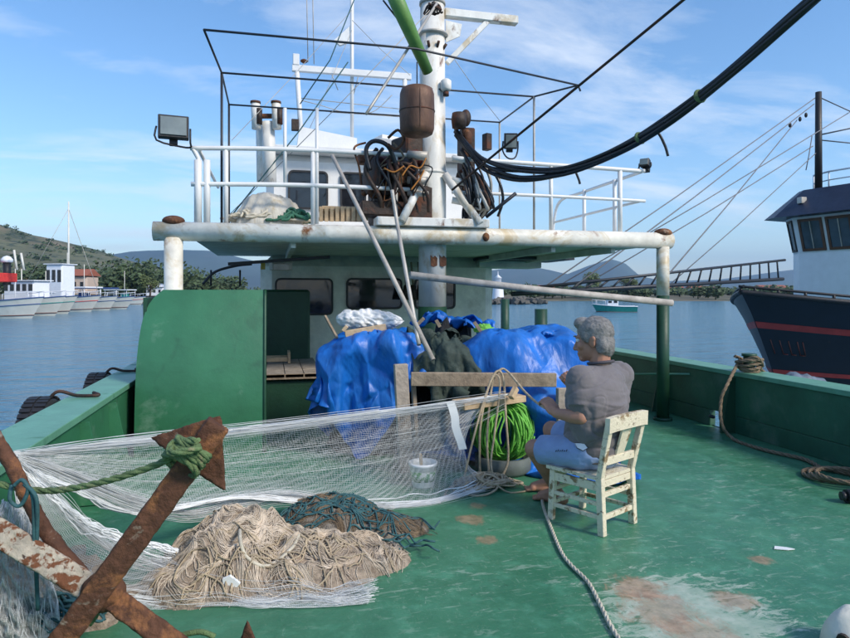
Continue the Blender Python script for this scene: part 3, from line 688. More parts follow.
# rusty tank hung before the mast
a = D(417, 136, 6.05); c = D(417, 87, 6.05); hh = (c-a).length; rr = .163
mb = MB(); mb.lathe([(.02, 0), (rr*.72, .004), (rr*.9, .02), (rr, .07), (rr*1.03, hh*.5), (rr, hh-.07), (rr*.9, hh-.02), (rr*.72, hh-.004), (.02, hh)], a, 28); tank = part('tank', mb, m_tank, boat)
for an in (268,):
    al = R(an); mb = MB(); mb.tube([a+V(math.cos(al)*q*rr, math.sin(al)*q*rr, h_) for q, h_ in ((.80, .012), (1.0, .07), (1.045, hh*.5), (1.0, hh-.07), (.8, hh-.012))], .006, 5); part('tank_seam', mb, m_tank, tank)
mb = MB(); mb.lathe([(rr*1.045, -.006), (rr*1.055, 0), (rr*1.045, .006)], a+V(0, 0, hh*.5), 28); part('tank_band', mb, m_dark, tank)
mb = MB(); mb.tube([c, D(417, 62, 6.05)], .006, 5); part('tank_hanger', mb, m_dark, tank)
# winch and engine on the platform
wc = D(394, 185, 6.6)
mb = MB(); mb.box(wc+V(0, .2, -.2), (.42, .5, .42)); wi = part('winch', mb, m_dark, boat)
mb = MB(); mb.tube([D(378, 172, 6.45), D(404, 172, 6.7)], .16, 18); part('drum', mb, m_redmach, wi)
for px in (372, 388, 408):
    mb = MB(); c = D(px, 176, 6.4); mb.lathe([(.05, -.02), (.19, -.015), (.2, 0), (.19, .015), (.05, .02)], c, 22, (1, .3, 0)); part('flange', mb, m_dark, wi)
mb = MB(); mb.box(D(408, 150, 6.6), (.24, .3, .24), .4); part('motor', mb, m_dark, wi)
mb = MB(); mb.box(D(384, 210, 6.45), (.5, .3, .14)); part('winch_base', mb, m_dark, wi)
mb = MB(); mb.box(D(418, 205, 6.65), (.3, .4, .35)); part('gearbox', mb, m_dark, wi)
for k, (py, r_) in enumerate(((180, .04), (155, .045), (193, .03))):
    mb = MB(); mb.tube([D(408, py, 6.35), D(428, py+1, 6.3)], r_, 10); part('shaft', mb, m_pipe, wi)
rs = random.Random(11)
for k in range(7):
    x = rs.uniform(368, 415); mb = MB(); mb.rope([D(x, 150+rs.uniform(-8, 20), 6.3), D(x+rs.uniform(-12, 10), 170+rs.uniform(-10, 10), 6.22), D(x+rs.uniform(-6, 14), 190+rs.uniform(-8, 10), 6.25), D(x+rs.uniform(-10, 16), 212, 6.35)], rs.choice((.012, .018, .022)), 6)
    part('hydraulic_hose', mb, rs.choice((m_hose, m_dark, m_hose)), wi)
mb = MB(); mb.rope([D(370, 170, 6.2), D(366, 150, 6.2), D(374, 141, 6.2), D(388, 146, 6.2), D(396, 165, 6.25)], .022, 7); part('hydraulic_hose', mb, m_hose, wi)
mb = MB(); mb.rope([D(388, 138, 6.15), D(398, 130, 6.15), D(404, 140, 6.15), D(396, 149, 6.15), D(388, 144, 6.15)], .014, 6, closed=False); part('hydraulic_hose', mb, m_rust, wi)
for k in range(9):
    mb = MB(); c = D(rs.uniform(364, 424), rs.uniform(150, 214), rs.uniform(6.35, 6.8)); q_ = rs.choice((0, 1, 2))
    if q_ == 0: mb.box(c, (rs.uniform(.08, .2), rs.uniform(.1, .2), rs.uniform(.06, .2)), rs.uniform(0, 1))
    elif q_ == 1: mb.tube([c, c+V(rs.uniform(-.15, .15), .05, rs.uniform(-.1, .1))], rs.uniform(.03, .07), 10)
    else: mb.lathe([(.03, -.03), (.1, -.02), (.1, .02), (.03, .03)], c, 16, (rs.random(), 1, rs.random()))
    part('winch_fitting', mb, rs.choice((m_rust, m_redmach, m_dark, m_rust)), wi)
for k in range(8):
    x = rs.uniform(365, 425); y = rs.uniform(140, 175); mb = MB(); mb.rope([D(x, y, 6.3), D(x+rs.uniform(-14, 14), y+rs.uniform(4, 16), 6.25), D(x+rs.uniform(-14, 14), y+rs.uniform(16, 34), 6.25), D(x+rs.uniform(-10, 10), y+rs.uniform(30, 50), 6.3)], rs.choice((.007, .011)), 5); part('hydraulic_hose', mb, rs.choice((m_hose, m_rust, m_rope_d)), wi)
m_orange = M('orange_cable', (.45, .17, .03), .6)
for q in ([(402, 176), (410, 166), (420, 168), (426, 158)], [(384, 168), (394, 172), (404, 166)], [(411, 190), (420, 178), (424, 170)]):
    mb = MB(); mb.rope([D(x, y, 6.18) for x, y in q], .008, 5); part('cable', mb, m_orange, wi)
# hydraulic block and hose cluster aft of the mast
hb = D(466, 165, 6.75)
mb = MB(); mb.box(hb, (.14, .2, .75)); va = part('valve_block', mb, m_dark, boat)
for k in range(5):
    mb = MB(); mb.ell(D(460+rs.uniform(-2, 8), 118+k*20, 6.62), (.055, .06, .09)); part('valve', mb, rs.choice((m_dark, m_rust, m_dark)), va)
mb = MB(); mb.lathe([(.02, -.09), (.07, -.08), (.08, 0), (.07, .07), (.02, .08)], D(459, 120, 6.5)); part('pressure_tank', mb, m_dark, va)
for k in range(16):
    x0 = rs.uniform(458, 476); y0 = rs.uniform(140, 178); sg = rs.uniform(6, 26)
    mb = MB(); mb.rope([D(x0, y0, 6.55), D(x0+sg*.6, y0+14, 6.42), D(x0+sg, y0+34, 6.4), D(x0+sg*rs.uniform(.4, .9), 208, 6.5), D(x0+sg*.4, 218, 6.6)], rs.choice((.012, .016, .02)), 6)
    part('hydraulic_hose', mb, rs.choice((m_hose, m_hose, m_pipe, m_dark)), va)
mb = MB(); mb.rope([D(476, 160, 6.45), D(496, 176, 6.4), D(503, 198, 6.4), D(498, 216, 6.5)], .016, 6); part('hydraulic_hose', mb, m_hose, va)
for (x0, y0, x1, y1) in ((452, 158, 470, 162), (452, 180, 472, 184), (452, 200, 474, 204)):
    pole('bracket_pipe', D(x0, y0, 6.5), D(x1, y1, 6.5), .035, m_white, va)
mb = MB(); mb.tube([D(486, 217, 6.2), D(516, 193, 6.1)], .018, 7); part('lever', mb, m_blackpipe, boat)
# floodlights
def floodlight(c, w_, h_, rz, tilt, mount, lit=True):
    m = Matrix.Rotation(rz, 3, 'Z') @ Matrix.Rotation(tilt, 3, 'X')
    mb = MB(); mb.box(c, (w_, .07, h_), M=m); mb.box(c+m @ V(0, .05, 0), (w_*.6, .06, h_*.6), M=m); fl = part('floodlight', mb, m_frame, boat)
    mb = MB(); mb.box(c+m @ V(0, -.04, 0), (w_*.84, .014, h_*.80), M=m); part('lens', mb, m_lens, fl)
    mb = MB(); e = w_/2+.012
    mb.rope([c+m @ V(-e, 0, 0), c+m @ V(-e, .0, -h_*.62), mount+V(-.04, 0, 0), mount+V(.04, 0, 0), c+m @ V(e, 0, -h_*.62), c+m @ V(e, 0, 0)], .009, 5, 3); part('bracket', mb, m_frame, fl)
    mb = MB(); mb.box(c+m @ V(0, .06, -h_*.55), (.07, .06, .06), M=m); part('junction_box', mb, m_frame, fl)
floodlight(D(173.5, 127.5, 5.65), .255, .205, R(8), R(-8), D(186, 147, 5.72))
floodlight(D(510.5, 141, 7.0), .14, .17, R(-12), R(14), D(511, 158, 7.0))
floodlight(D(645, 163, 6.95), .10, .085, R(-50), R(-15), D(640, 170, 6.95))
mb = MB(); mb.box(D(487, 142, 7.0), (.075, .09, .18), .3); part('loudspeaker', mb, m_dark, boat)
# blue tube frame above the hood
mb = MB(); mb.rope([PY(203, 284, 8.2), PY(215, 272, 8.2), PY(235, 266, 8.2), PY(252, 264, 8.2)], .018, 6); part('tube_frame', mb, m_blackpipe, boat)
for px in (211, 240): pole('tube_post', PY(px, 286, 8.2), PY(px, 270, 8.2), .012, m_blackpipe)
# lever arm across the deck edge: long grey pipe lashed to the column
solo('boat_hook', MB().tube([D(410, 275, 5.95), D(540, 290, 6.35), D(672, 303, 6.68)], .036, 10), m_pole, 'long pale grey pole running level from the mast to the green column', 'pole')

# ================================================================== LOOSE THINGS ON THE UPPER PLATFORM
def lump(c, rx, ry, rz, seed, amp=.25, fr=3.0, nu=40, nv=18, fold=0.):
    """a mound standing on c: half ellipsoid with noise"""
    g = []
    for i in range(nu+1):
        a = 2*math.pi*i/nu; row = []
        for j in range(nv+1):
            ph = math.pi/2*j/nv
            d = Vector((math.cos(a)*math.sin(ph), math.sin(a)*math.sin(ph), math.cos(ph)))
            n = 1+amp*mnoise.fractal(Vector((math.cos(a)*d.xy.length*fr, math.sin(a)*d.xy.length*fr, d.z*fr+seed)), 1, 2, 4)
            if fold: n += fold*math.sin(a*13+seed)*math.sin(ph)**2
            row.append((c[0]+d.x*rx*n, c[1]+d.y*ry*n, c[2]+max(0, d.z)*rz*n))
        g.append(row)
    return g
cm = D(270, 223, 6.45); cm.z = ZP
mb = MB(); mb.sheet(lump(cm, .37, .32, .40, 2.2, .12, 1.8, 90, 26, .035)); solo('canvas_cover', mb, m_canvas, 'stained white canvas bundle under the twin exhaust pipes on the platform', 'canvas')
def tangle(c, rx, ry, hz, n, r, seed, npts=9, surf=None, loops=.5, nseg=4, k=4, flat=False):
    """loose turns of rope lying over each other"""
    rs = random.Random(seed); mb = MB()
    for q in range(n):
        cx = c[0]+rs.uniform(-.6, .6)*rx; cy = c[1]+rs.uniform(-.6, .6)*ry; lr = rs.uniform(.25, .6); a0 = rs.uniform(0, 6.28); pts = []
        ex = rs.uniform(.5, 1.1); rot = rs.uniform(0, 3.14); turn = rs.uniform(.5, 1.6)*2*math.pi*loops
        for i in range(npts):
            a = a0+turn*i/(npts-1); u = math.cos(a)*lr*rx*ex; v = math.sin(a)*lr*rx/ex*.7
            x = cx+u*math.cos(rot)-v*math.sin(rot)+rs.gauss(0, .02)*rx; y = cy+(u*math.sin(rot)+v*math.cos(rot))*ry/rx+rs.gauss(0, .02)*ry
            d2 = ((x-c[0])/rx)**2+((y-c[1])/ry)**2
            if surf: z = surf(x, y)+r+rs.uniform(0, r*1.5)
            else: z = c[2]+r+hz*max(0, 1-d2)*rs.uniform(.3, 1.0)
            pts.append((x, y, z))
        mb.rope(pts, r*rs.uniform(.8, 1.2), nseg, k)
    return mb
cr = D(262, 222, 6.18); cr.z = ZP+.03
solo('rope_heap', tangle((cr.x+.02, cr.y+.05, ZP+.09), .42, .14, .13, 34, .013, 3), m_rope_w, 'heap of pale rope on the platform edge in front of the canvas bundle', 'rope')
cr2 = D(288, 221, 6.2)
solo('rope_heap', tangle((cr2.x+.06, cr2.y+.04, ZP+.08), .24, .12, .13, 20, .013, 5), M('sea_green_rope', (.04, .15, .09), .8), 'green rope lying on the platform edge beside the white canvas bundle', 'rope')
# wooden slatted box
t = thing('slatted_box', 'small pale wooden slatted box on the platform below the wheelhouse window', 'box', D(342, 222, 6.4))
for k in range(9):
    mb = MB(); mb.box(D(321+k*5.4, 214, 6.4), (.036, .02, .15)); part('slat', mb, m_newwood, t)
for py in (210, 219):
    mb = MB(); mb.bar(D(318, py, 6.43), D(368, py, 6.43), .02, .03); part('batten', mb, m_newwood, t)
mb = MB(); mb.box(D(343, 214, 6.6)+V(0, 0, 0), (.46, .24, .13)); part('box_body', mb, m_newwood, t)
# poles leaning on the platform edge
solo('leaning_pole', MB().tube([D(433, 360, 5.2), D(385, 262, 5.55), D(332, 155, 5.95)], [.022, .021, .018], 8), m_pole, 'long grey wooden pole leaning from the blue tarp up to the platform rail', 'pole')
solo('leaning_pole', MB().rope([D(419, 345, 5.25), D(404, 262, 5.6), D(397, 222, 5.95), D(392, 190, 6.0)], .019, 8), m_pipe, 'shorter bent grey pipe leaning on the beam left of the mast', 'pole')

# hose bundle swinging out to starboard, and the single wire above it
t = thing('hose_bundle', 'thick bundle of black hydraulic hoses sagging from the mast to upper right', 'hoses', D(458, 150, 6.4))
rs = random.Random(5)
path = [(456, 132, 6.6), (470, 150, 6.45), (487, 166, 6.3), (520, 174, 6.1), (565, 171, 5.8), (620, 150, 5.4), (670, 119, 5.0), (730, 72, 4.6), (790, 20, 4.2), (840, -25, 3.9), (920, -100, 3.5)]
for k in range(6):
    an = k*math.pi/3; pts = []
    for i, (x, y, f) in enumerate(path):
        tw = an+i*.5; sp_ = 1.9 if i in (2, 3) else 1.0
        pts.append(D(x, y, f)+V(math.cos(tw)*.012, 0, math.sin(tw)*.030*sp_)+V(0, 0, rs.uniform(-.006, .006)))
    mb = MB(); mb.rope(pts, .0185, 7, 6); part('hose', mb, m_hose, t)
for (x, y, f, dxx, dyy) in ((646, 134, 5.2, 22, 22), (568, 172, 5.8, 12, 12)):
    mb = MB(); mb.rope([D(x, y, f), D(x+dxx*.5, y-2, f), D(x+dxx*.85, y+dyy*.5, f), D(x+dxx, y+dyy, f)], .011, 6); part('loose_end', mb, m_hose, t)
for x, y, f in ((640, 138, 5.25), (700, 96, 4.8)):
    mb = MB(); p = D(x, y, f); dr_ = (D(x+10, y-7, f-.1)-p).normalized()
    mb.lathe([(.05, -.012), (.056, 0), (.05, .012)], p, 14, dr_); part('lashing', mb, m_rope_g, t)
solo('steel_wire', MB().rope([D(452, 190, 6.3), D(500, 150, 6.0), D(582, 83, 5.3), D(700, -14, 4.6), D(790, -90, 4.1)], .0115, 6), m_dark, 'single dark wire running straight from the mast to the top edge above the hoses', 'wire')
solo('steel_wire', MB().tube([D(437, 3, 6.2), D(372, 105, 5.5), D(366, 114, 5.45)], .013, 6), m_pipe, 'short green grey wire slanting down left from the mast head', 'wire')
solo('steel_wire', MB().tube([D(348, 62, 7.8), D(300, 130, 7.5), D(232, 215, 7.1)], .008, 5), m_teal, 'thin green stay behind the twin exhaust pipes', 'wire')
solo('steel_wire', MB().tube([D(362, -20, 7.6), D(330, 60, 7.6), D(300, 104, 7.6)], .007, 5), m_teal, 'thin stay slanting across the white aerial mast', 'wire')
solo('steel_wire', MB().tube([D(383, 0, 5.6), D(400, 22, 5.7), D(422, 50, 5.9)], .008, 5), m_dark, 'short thin line beside the green boom', 'wire')
for k, (x0, y0, f0, x1, y1, f1, lb) in enumerate(((352, 10, 9.2, 232, 140, 6.6, 'thin stay from the white aerial mast down to the left rail'), (352, 30, 9.2, 300, 150, 9.0, 'thin stay just left of the white aerial mast'), (352, 20, 9.2, 410, 75, 9.0, 'thin stay from the aerial mast to the right end of the radar frame'), (430, 10, 6.2, 230, 214, 6.4, 'long thin line from the mast head to the port rail'), (455, 60, 6.4, 500, 121, 7.4, 'thin line from the mast to the back corner of the awning frame'))):
    solo('steel_wire', MB().tube([D(x0, y0, f0), D((x0+x1)/2, (y0+y1)/2+2, (f0+f1)/2), D(x1, y1, f1)], .004, 4), m_pipe, lb, 'wire')
solo('wire_coil', tangle(D(433, 12, 6.25), .09, .09, .10, 14, .008, 8, loops=1), m_dark, 'dark wire and shackles bunched on the mast head', 'wire')

# ================================================================== CARGO UNDER TARPAULINS
def pbd(nx, ny, sx_, sy_, c, rot, boxes, steps=150, pins=None, wob=.02, seed=1, damp=.97, ground=.012):
    rng = np.random.RandomState(seed)
    u, v = np.meshgrid(np.linspace(-.5, .5, nx)*sx_, np.linspace(-.5, .5, ny)*sy_, indexing='ij')
    P = np.stack([c[0]+u*math.cos(rot)-v*math.sin(rot), c[1]+u*math.sin(rot)+v*math.cos(rot), np.full_like(u, c[2])], -1)
    ku, kv = np.meshgrid(np.arange(nx), np.arange(ny), indexing='ij')
    P[..., 2] += wob*(np.sin(ku*.45+seed)*np.cos(kv*.38+seed*2)+np.sin(ku*.17-kv*.23+seed))+rng.randn(nx, ny)*.004
    pm = pp = None
    if pins:
        (bcx, bcy, ztp), (px_, py_), sq = pins; q = P-np.array([bcx, bcy, 0]); cs, sn = math.cos(-rzA), math.sin(-rzA)
        lx = q[..., 0]*cs-q[..., 1]*sn; ly = q[..., 0]*sn+q[..., 1]*cs
        pm = (np.abs(lx) < px_) & (np.abs(ly) < py_) & (ku % 7 == 0) & (kv % 7 == 0); cs, sn = math.cos(rzA), math.sin(rzA); lx = lx*sq; ly = ly*sq
        zz_ = ztp-.02+.045*np.sin(lx*8+seed)+.035*np.sin(ly*11+seed*2+lx*5)
        pp = np.stack([bcx+lx*cs-ly*sn, bcy+lx*sn+ly*cs, zz_], -1)
    Vv = np.zeros_like(P); du = sx_/(nx-1); dv = sy_/(ny-1); dd = math.hypot(du, dv); dt = 1/60
    def con(Q, a, b_, L0, k=1.0):
        d = Q[b_]-Q[a]; l = np.linalg.norm(d, axis=-1, keepdims=True)+1e-9; cc = d*((l-L0)/l*.5*k); Q[a] += cc; Q[b_] -= cc
    S = slice
    pairs = []
    for o in (0, 1):
        ia = S(o, nx-1, 2); ib = S(o+1, nx, 2); n_ = min(len(range(nx)[ia]), len(range(nx)[ib])); ia = S(o, o+2*n_-1, 2); ib = S(o+1, o+2*n_, 2)
        pairs.append(((ia, S(None)), (ib, S(None)), du, 1))
        m_ = min(len(range(ny)[S(o, ny-1, 2)]), len(range(ny)[S(o+1, ny, 2)])); ja = S(o, o+2*m_-1, 2); jb = S(o+1, o+2*m_, 2)
        pairs.append(((S(None), ja), (S(None), jb), dv, 1))
        pairs.append(((ia, S(0, ny-1)), (ib, S(1, ny)), dd, .35)); pairs.append(((ia, S(1, ny)), (ib, S(0, ny-1)), dd, .35))
    for o in range(4):   # bending
        idx = np.arange(o, nx-2, 4)
        if len(idx): pairs.append(((idx,), (idx+2,), 2*du, .12))
    for s_ in range(steps):
        Vv[..., 2] -= 9.8*dt; Q = P+Vv*dt
        for it in range(10):
            for a, b_, L0, k in pairs:
                if len(a) == 1:
                    d = Q[b_[0]]-Q[a[0]]; l = np.linalg.norm(d, axis=-1, keepdims=True)+1e-9; cc = d*((l-L0)/l*.5*k); Q[a[0]] += cc; Q[b_[0]] -= cc
                else: con(Q, a, b_, L0, k)
            if pm is not None: Q[pm] = pp[pm]
            if it % 3 == 2:
                for (bc, hb_, rad, rz) in boxes:
                    cs, sn = math.cos(-rz), math.sin(-rz); q = Q-np.array(bc)
                    lx = q[..., 0]*cs-q[..., 1]*sn; ly = q[..., 0]*sn+q[..., 1]*cs; lz = q[..., 2]
                    loc = np.stack([lx, ly, lz], -1); e = np.abs(loc)-(np.array(hb_)-rad); mo = np.maximum(e, 0); ln = np.linalg.norm(mo, axis=-1)
                    dist = ln+np.minimum(e.max(-1), 0)-rad; hit = dist < 0
                    if not hit.any(): continue
                    nrm = np.where((ln > 1e-6)[..., None], mo/(ln[..., None]+1e-9), (e == e.max(-1, keepdims=True)).astype(float))*np.sign(loc)
                    push = nrm*np.where(hit, -dist, 0)[..., None]
                    loc2 = loc+push; cs2, sn2 = math.cos(rz), math.sin(rz)
                    W2 = np.stack([loc2[..., 0]*cs2-loc2[..., 1]*sn2, loc2[..., 0]*sn2+loc2[..., 1]*cs2, loc2[..., 2]], -1)+np.array(bc)
                    nw = np.stack([nrm[..., 0]*cs2-nrm[..., 1]*sn2, nrm[..., 0]*sn2+nrm[..., 1]*cs2, nrm[..., 2]], -1)
                    dl = W2-P; dnn = (dl*nw).sum(-1, keepdims=True)*nw
                    Q = np.where(hit[..., None], P+dnn+(dl-dnn)*.6, Q)
                Q[..., 2] = np.maximum(Q[..., 2], ground)
        Vv = (Q-P)/dt*damp; P = Q
    return P
def upsample(P):
    def up(A):
        n = A.shape[0]; B = np.empty((2*n-1,)+A.shape[1:]); B[::2] = A; B[1::2] = (A[1:]+A[:-1])/2; return B
    P = up(P); return up(P.transpose(1, 0, 2)).transpose(1, 0, 2)
def facets(nx, ny, pts, vals):
    from mathutils.geometry import delaunay_2d_cdt
    vs, _, tris, *_r = delaunay_2d_cdt([Vector(p) for p in pts], [], [], 0, 1e-6)
    out = np.zeros((nx, ny)); X, Y = np.meshgrid(np.linspace(0, 1, nx), np.linspace(0, 1, ny), indexing='ij'); val = list(vals)+[0]*max(0, len(vs)-len(vals))
    for t in tris:
        (ax, ay), (bx, by), (cx, cy) = [tuple(vs[i]) for i in t]; den = (by-cy)*(ax-cx)+(cx-bx)*(ay-cy)
        if abs(den) < 1e-9: continue
        i0, i1 = max(0, int(min(ax, bx, cx)*(nx-1))), min(nx, int(max(ax, bx, cx)*(nx-1))+2); j0, j1 = max(0, int(min(ay, by, cy)*(ny-1))), min(ny, int(max(ay, by, cy)*(ny-1))+2)
        if i1 <= i0 or j1 <= j0: continue
        x = X[i0:i1, j0:j1]; y = Y[i0:i1, j0:j1]; l1 = ((by-cy)*(x-cx)+(cx-bx)*(y-cy))/den; l2 = ((cy-ay)*(x-cx)+(ax-cx)*(y-cy))/den; l3 = 1-l1-l2
        m = (l1 >= -1e-6) & (l2 >= -1e-6) & (l3 >= -1e-6); out[i0:i1, j0:j1][m] = (l1*val[t[0]]+l2*val[t[1]]+l3*val[t[2]])[m]
    return out
def crumple(P, seed, big, small, sectors, size):
    rng = np.random.RandomState(seed); P = upsample(P); nx, ny = P.shape[:2]
    # light smoothing of the base drape
    for _ in range(2): P[1:-1, 1:-1] = .5*P[1:-1, 1:-1]+.125*(P[2:, 1:-1]+P[:-2, 1:-1]+P[1:-1, 2:]+P[1:-1, :-2])
    e1 = np.gradient(P, axis=0); e2 = np.gradient(P, axis=1); nn = np.cross(e1, e2); nn /= np.linalg.norm(nn, axis=-1, keepdims=True)+1e-9
    if nn[nx//2, ny//2, 2] < 0: nn = -nn
    pts = [(-.3, -.3), (1.3, -.3), (1.3, 1.3), (-.3, 1.3)]; vals = [0, 0, 0, 0]
    for r_ in (.07, .17, .28, .42, .58, .76):
        for k in range(sectors if r_ > .2 else sectors//3):
            a = 2*math.pi*(k+rng.uniform(-.4, .4))/(sectors if r_ > .2 else sectors//3); rr = r_*(1+rng.uniform(-.2, .2)); x, y = .5+rr*math.cos(a), .5+rr*math.sin(a)
            if -.25 < x < 1.25 and -.25 < y < 1.25: pts.append((x, y)); vals.append(((1 if k % 2 else -1)*.7+rng.uniform(-.7, .7))*big*min(1.6, .35+r_*2.2))
    d = facets(nx, ny, pts, vals)
    p2 = [(-.3, -.3), (1.3, -.3), (1.3, 1.3), (-.3, 1.3)]+[tuple(rng.uniform(-.1, 1.1, 2)) for _ in range(340)]; d += facets(nx, ny, p2, [0]*4+list(rng.uniform(-1, 1, 340)*small))
    return P+nn*d[..., None]
def cloth_obj(name, P, mat, label, cat, thick=.004, sub=True):
    if name == 'tarpaulin': P = crumple(P, int(P.shape[0]*7+P.shape[1]), .068, .020, 17, 2)
    P = P.copy(); P[..., 2] = np.maximum(P[..., 2], .008)
    mb = MB(); mb.sheet([[tuple(P[i, j]) for j in range(P.shape[1])] for i in range(P.shape[0])])
    o = solo(name, mb, mat, label, cat)
    s_ = o.modifiers.new('solid', 'SOLIDIFY'); s_.thickness = thick; return o
# stacked gear below (dark nets and crates)
ca = W(-.48, 5.75, 0); cb = W(.92, 5.75, 0); cmid = W(.22, 6.1, 0)
def gear(name, c, rx, ry, rz, mat, label, cat, seed):
    mb = MB(); mb.sheet(lump(c, rx, ry, rz, seed, .3, 3.2, 48, 20)); rs = random.Random(seed)
    t = thing(name, label, cat, c); part('net_body', mb, mat, t)
    tg = tangle((c[0], c[1], rz*.35), rx*1.05, ry*1.05, rz*.55, 30, .010, seed); part('net_rope', tg, m_rope_d, t, kind='stuff')
gear('net_heap', (cmid.x, cmid.y, 0), .62, .50, 1.0, m_net_dark, 'heap of black netting piled below the mast between the blue tarpaulins', 'net', 3.0)
gear('net_heap', (ca.x+.1, ca.y+.1, 0), .46, .40, .80, m_net_dark, 'dark netting packed under the left blue tarpaulin', 'net', 5.0)
gear('net_heap', (cb.x, cb.y, 0), .50, .42, .78, m_net_dark, 'dark netting packed under the right blue tarpaulin', 'net', 6.0)
rzA = -YAW
ca2 = W(-.34, 5.72, 0)
boxesA = [((ca2.x, ca2.y, .48), (.46, .36, .54), .12, rzA), ((W(-.84, 5.50, 0).x, W(-.84, 5.50, 0).y, .80), (.10, .10, .12), .05, rzA), ((W(-.15, 5.5, 0).x, W(-.15, 5.5, 0).y, .55), (.2, .2, .47), .08, rzA)]
PA = pbd(80, 76, 1.55, 1.36, (W(-.47, 5.62, 0).x, W(-.47, 5.62, 0).y, 1.14), rzA+.6, boxesA, 170, seed=2, wob=.06, pins=((ca2.x, ca2.y, 1.02), (.44, .30), .80))
cloth_obj('tarpaulin', PA, m_tarp, 'blue tarpaulin hanging in folds over gear with a white bag on top', 'tarpaulin')
cb2 = W(.93, 5.68, 0)
boxesB = [((cb2.x-.05, cb2.y, .48), (.44, .38, .58), .14, rzA), ((W(1.24, 5.55, 0).x, W(1.24, 5.55, 0).y, .42), (.26, .28, .46), .12, rzA), ((W(.50, 5.52, 0).x, W(.50, 5.52, 0).y, .42), (.26, .22, .46), .10, rzA), ((W(1.0, 5.22, 0).x, W(1.0, 5.22, 0).y, .25), (.16, .2, .36), .1, rzA), ((W(.75, 5.3, 0).x, W(.75, 5.3, 0).y, .6), (.04, .04, .42), .03, rzA)]
PB = pbd(88, 84, 2.5, 2.3, (W(.92, 5.5, 0).x, W(.92, 5.5, 0).y, 1.2), rzA-.45, boxesB, 180, seed=5, wob=.08, pins=((cb2.x, cb2.y, 1.05), (.40, .30), .72))
cloth_obj('tarpaulin', PB, m_tarp, 'large blue tarpaulin draped to the deck behind the seated man', 'tarpaulin')
boxesC = [((W(.22, 5.55, 0).x, W(.22, 5.55, 0).y, .48), (.22, .32, .50), .12, rzA)]
PC_ = pbd(38, 40, .78, 1.0, tuple(W(.22, 5.36, 1.12)), rzA+.1, boxesC+[boxesA[0]], 120, seed=8, wob=.02, pins=((boxesC[0][0][0], boxesC[0][0][1], 1.0), (.2, .25), .85))
cloth_obj('tarpaulin', PC_, m_gtarp, 'dull dark green sheet hanging between the two blue tarpaulins', 'tarpaulin')
# blue strip over the black heap
boxesD = [((cmid.x, cmid.y, .5), (.5, .42, .62), .3, rzA)]
PD = pbd(40, 14, 1.0, .26, tuple(W(.42, 6.0, 1.32)), rzA-.5, boxesD, 90, seed=4, wob=.02, pins=((cmid.x, cmid.y, 1.13), (.4, .4), .9))
cloth_obj('tarpaulin', PD, m_tarp, 'narrow folded strip of blue tarpaulin over the black netting heap', 'tarpaulin')
# things on top of the tarps
bagc = D(370, 319, 5.6)
mb = MB(); g = []
for i in range(81):
    a = 2*math.pi*i/80; row = []
    for j in range(61):
        t_ = j/60; x = -.30+.60*t_; rad = .10*(math.sin(math.pi*min(1, t_*1.02+.0))**.45)*(1-.25*t_) + .004
        n = 1+.22*mnoise.fractal(Vector((t_*7, math.cos(a)*1.3, math.sin(a)*1.3)), 1, 2, 4)+.35*(abs(mnoise.noise(Vector((t_*9, math.cos(a)*2, math.sin(a)*2))))-.2)+.10*(abs(mnoise.noise(Vector((t_*25, math.cos(a)*5, math.sin(a)*5))))-.2)
        row.append((bagc.x+x*CY_, bagc.y-x*SY_+math.cos(a)*rad*n, bagc.z+math.sin(a)*rad*n-.02*t_))
    g.append(row)
mb.sheet(g); solo('plastic_bag', mb, m_bag, 'crumpled white plastic bag lying on the left blue tarpaulin', 'bag')
mb = MB(); mb.bar(D(345, 334, 5.45), D(386, 327, 5.5), .05, .055); mb.bar(D(343, 331, 5.43), D(347, 326, 5.43), .03, .03); solo('wood_offcut', mb, m_newwood, 'pale wood offcut below the white plastic bag', 'plank')
mb = MB(); mb.bar(D(337, 338, 5.5), D(325, 316, 5.7), .022, .022); solo('stick', mb, m_wood, 'brown stick poking up left of the white plastic bag', 'stick')
rs = random.Random(4)
mb = MB(); mb.sheet(lump(D(484, 332, 5.6), .09, .07, .07, 3, .3, 5)); solo('green_bag', mb, m_rope_k, 'small bright green bag on the netting beside the blue tarpaulin', 'bag')
for k, (x0, y0, x1, y1, f) in enumerate(((474, 322, 484, 336, 5.5), (416, 326, 424, 318, 5.6), (436, 320, 440, 327, 5.55))):
    solo('stick', MB().bar(D(x0, y0, f), D(x1, y1, f), .03, .03), m_wood, ('bent wood piece beside the small green bag', 'short wood end on the black netting right of leaning poles', 'small wood peg on top of the black netting')[k], 'stick')
# brushes hanging at the cabin wall left of the mast
for k, px in enumerate((404, 411, 418)):
    t = thing('brush', ('leftmost', 'middle', 'rightmost')[k]+' of three dark brushes hanging on cabin wall beside the mast', 'brush', PY(px, 268, 8.4), 'brushes hanging beside the mast')
    mb = MB(); mb.tube([PY(px, 262, 8.4), PY(px+2, 285, 8.4)], .014, 6); part('handle', mb, m_wood, t)
    mb = MB(); mb.tube([PY(px+2, 285, 8.4), PY(px+2, 300, 8.4)], [.03, .07], 8); part('bristles', mb, m_dark, t)
# little stool/frame on the bench
t = thing('wooden_tray', 'low wooden tray on the bench behind the green hood', 'tray', (.02, 8.0, .55))
mb = MB(); mb.bar((-.2, 7.75, .60), (.2, 7.75, .60), .03, .05); part('rail', mb, m_newwood, t); mb = MB(); mb.bar((-.2, 8.0, .60), (.2, 8.0, .60), .03, .05); part('rail', mb, m_newwood, t)
for x in (-.2, .2):
    mb = MB(); mb.bar((x, 7.72, .62), (x, 8.03, .62), .03, .13); part('end_board', mb, m_newwood, t)
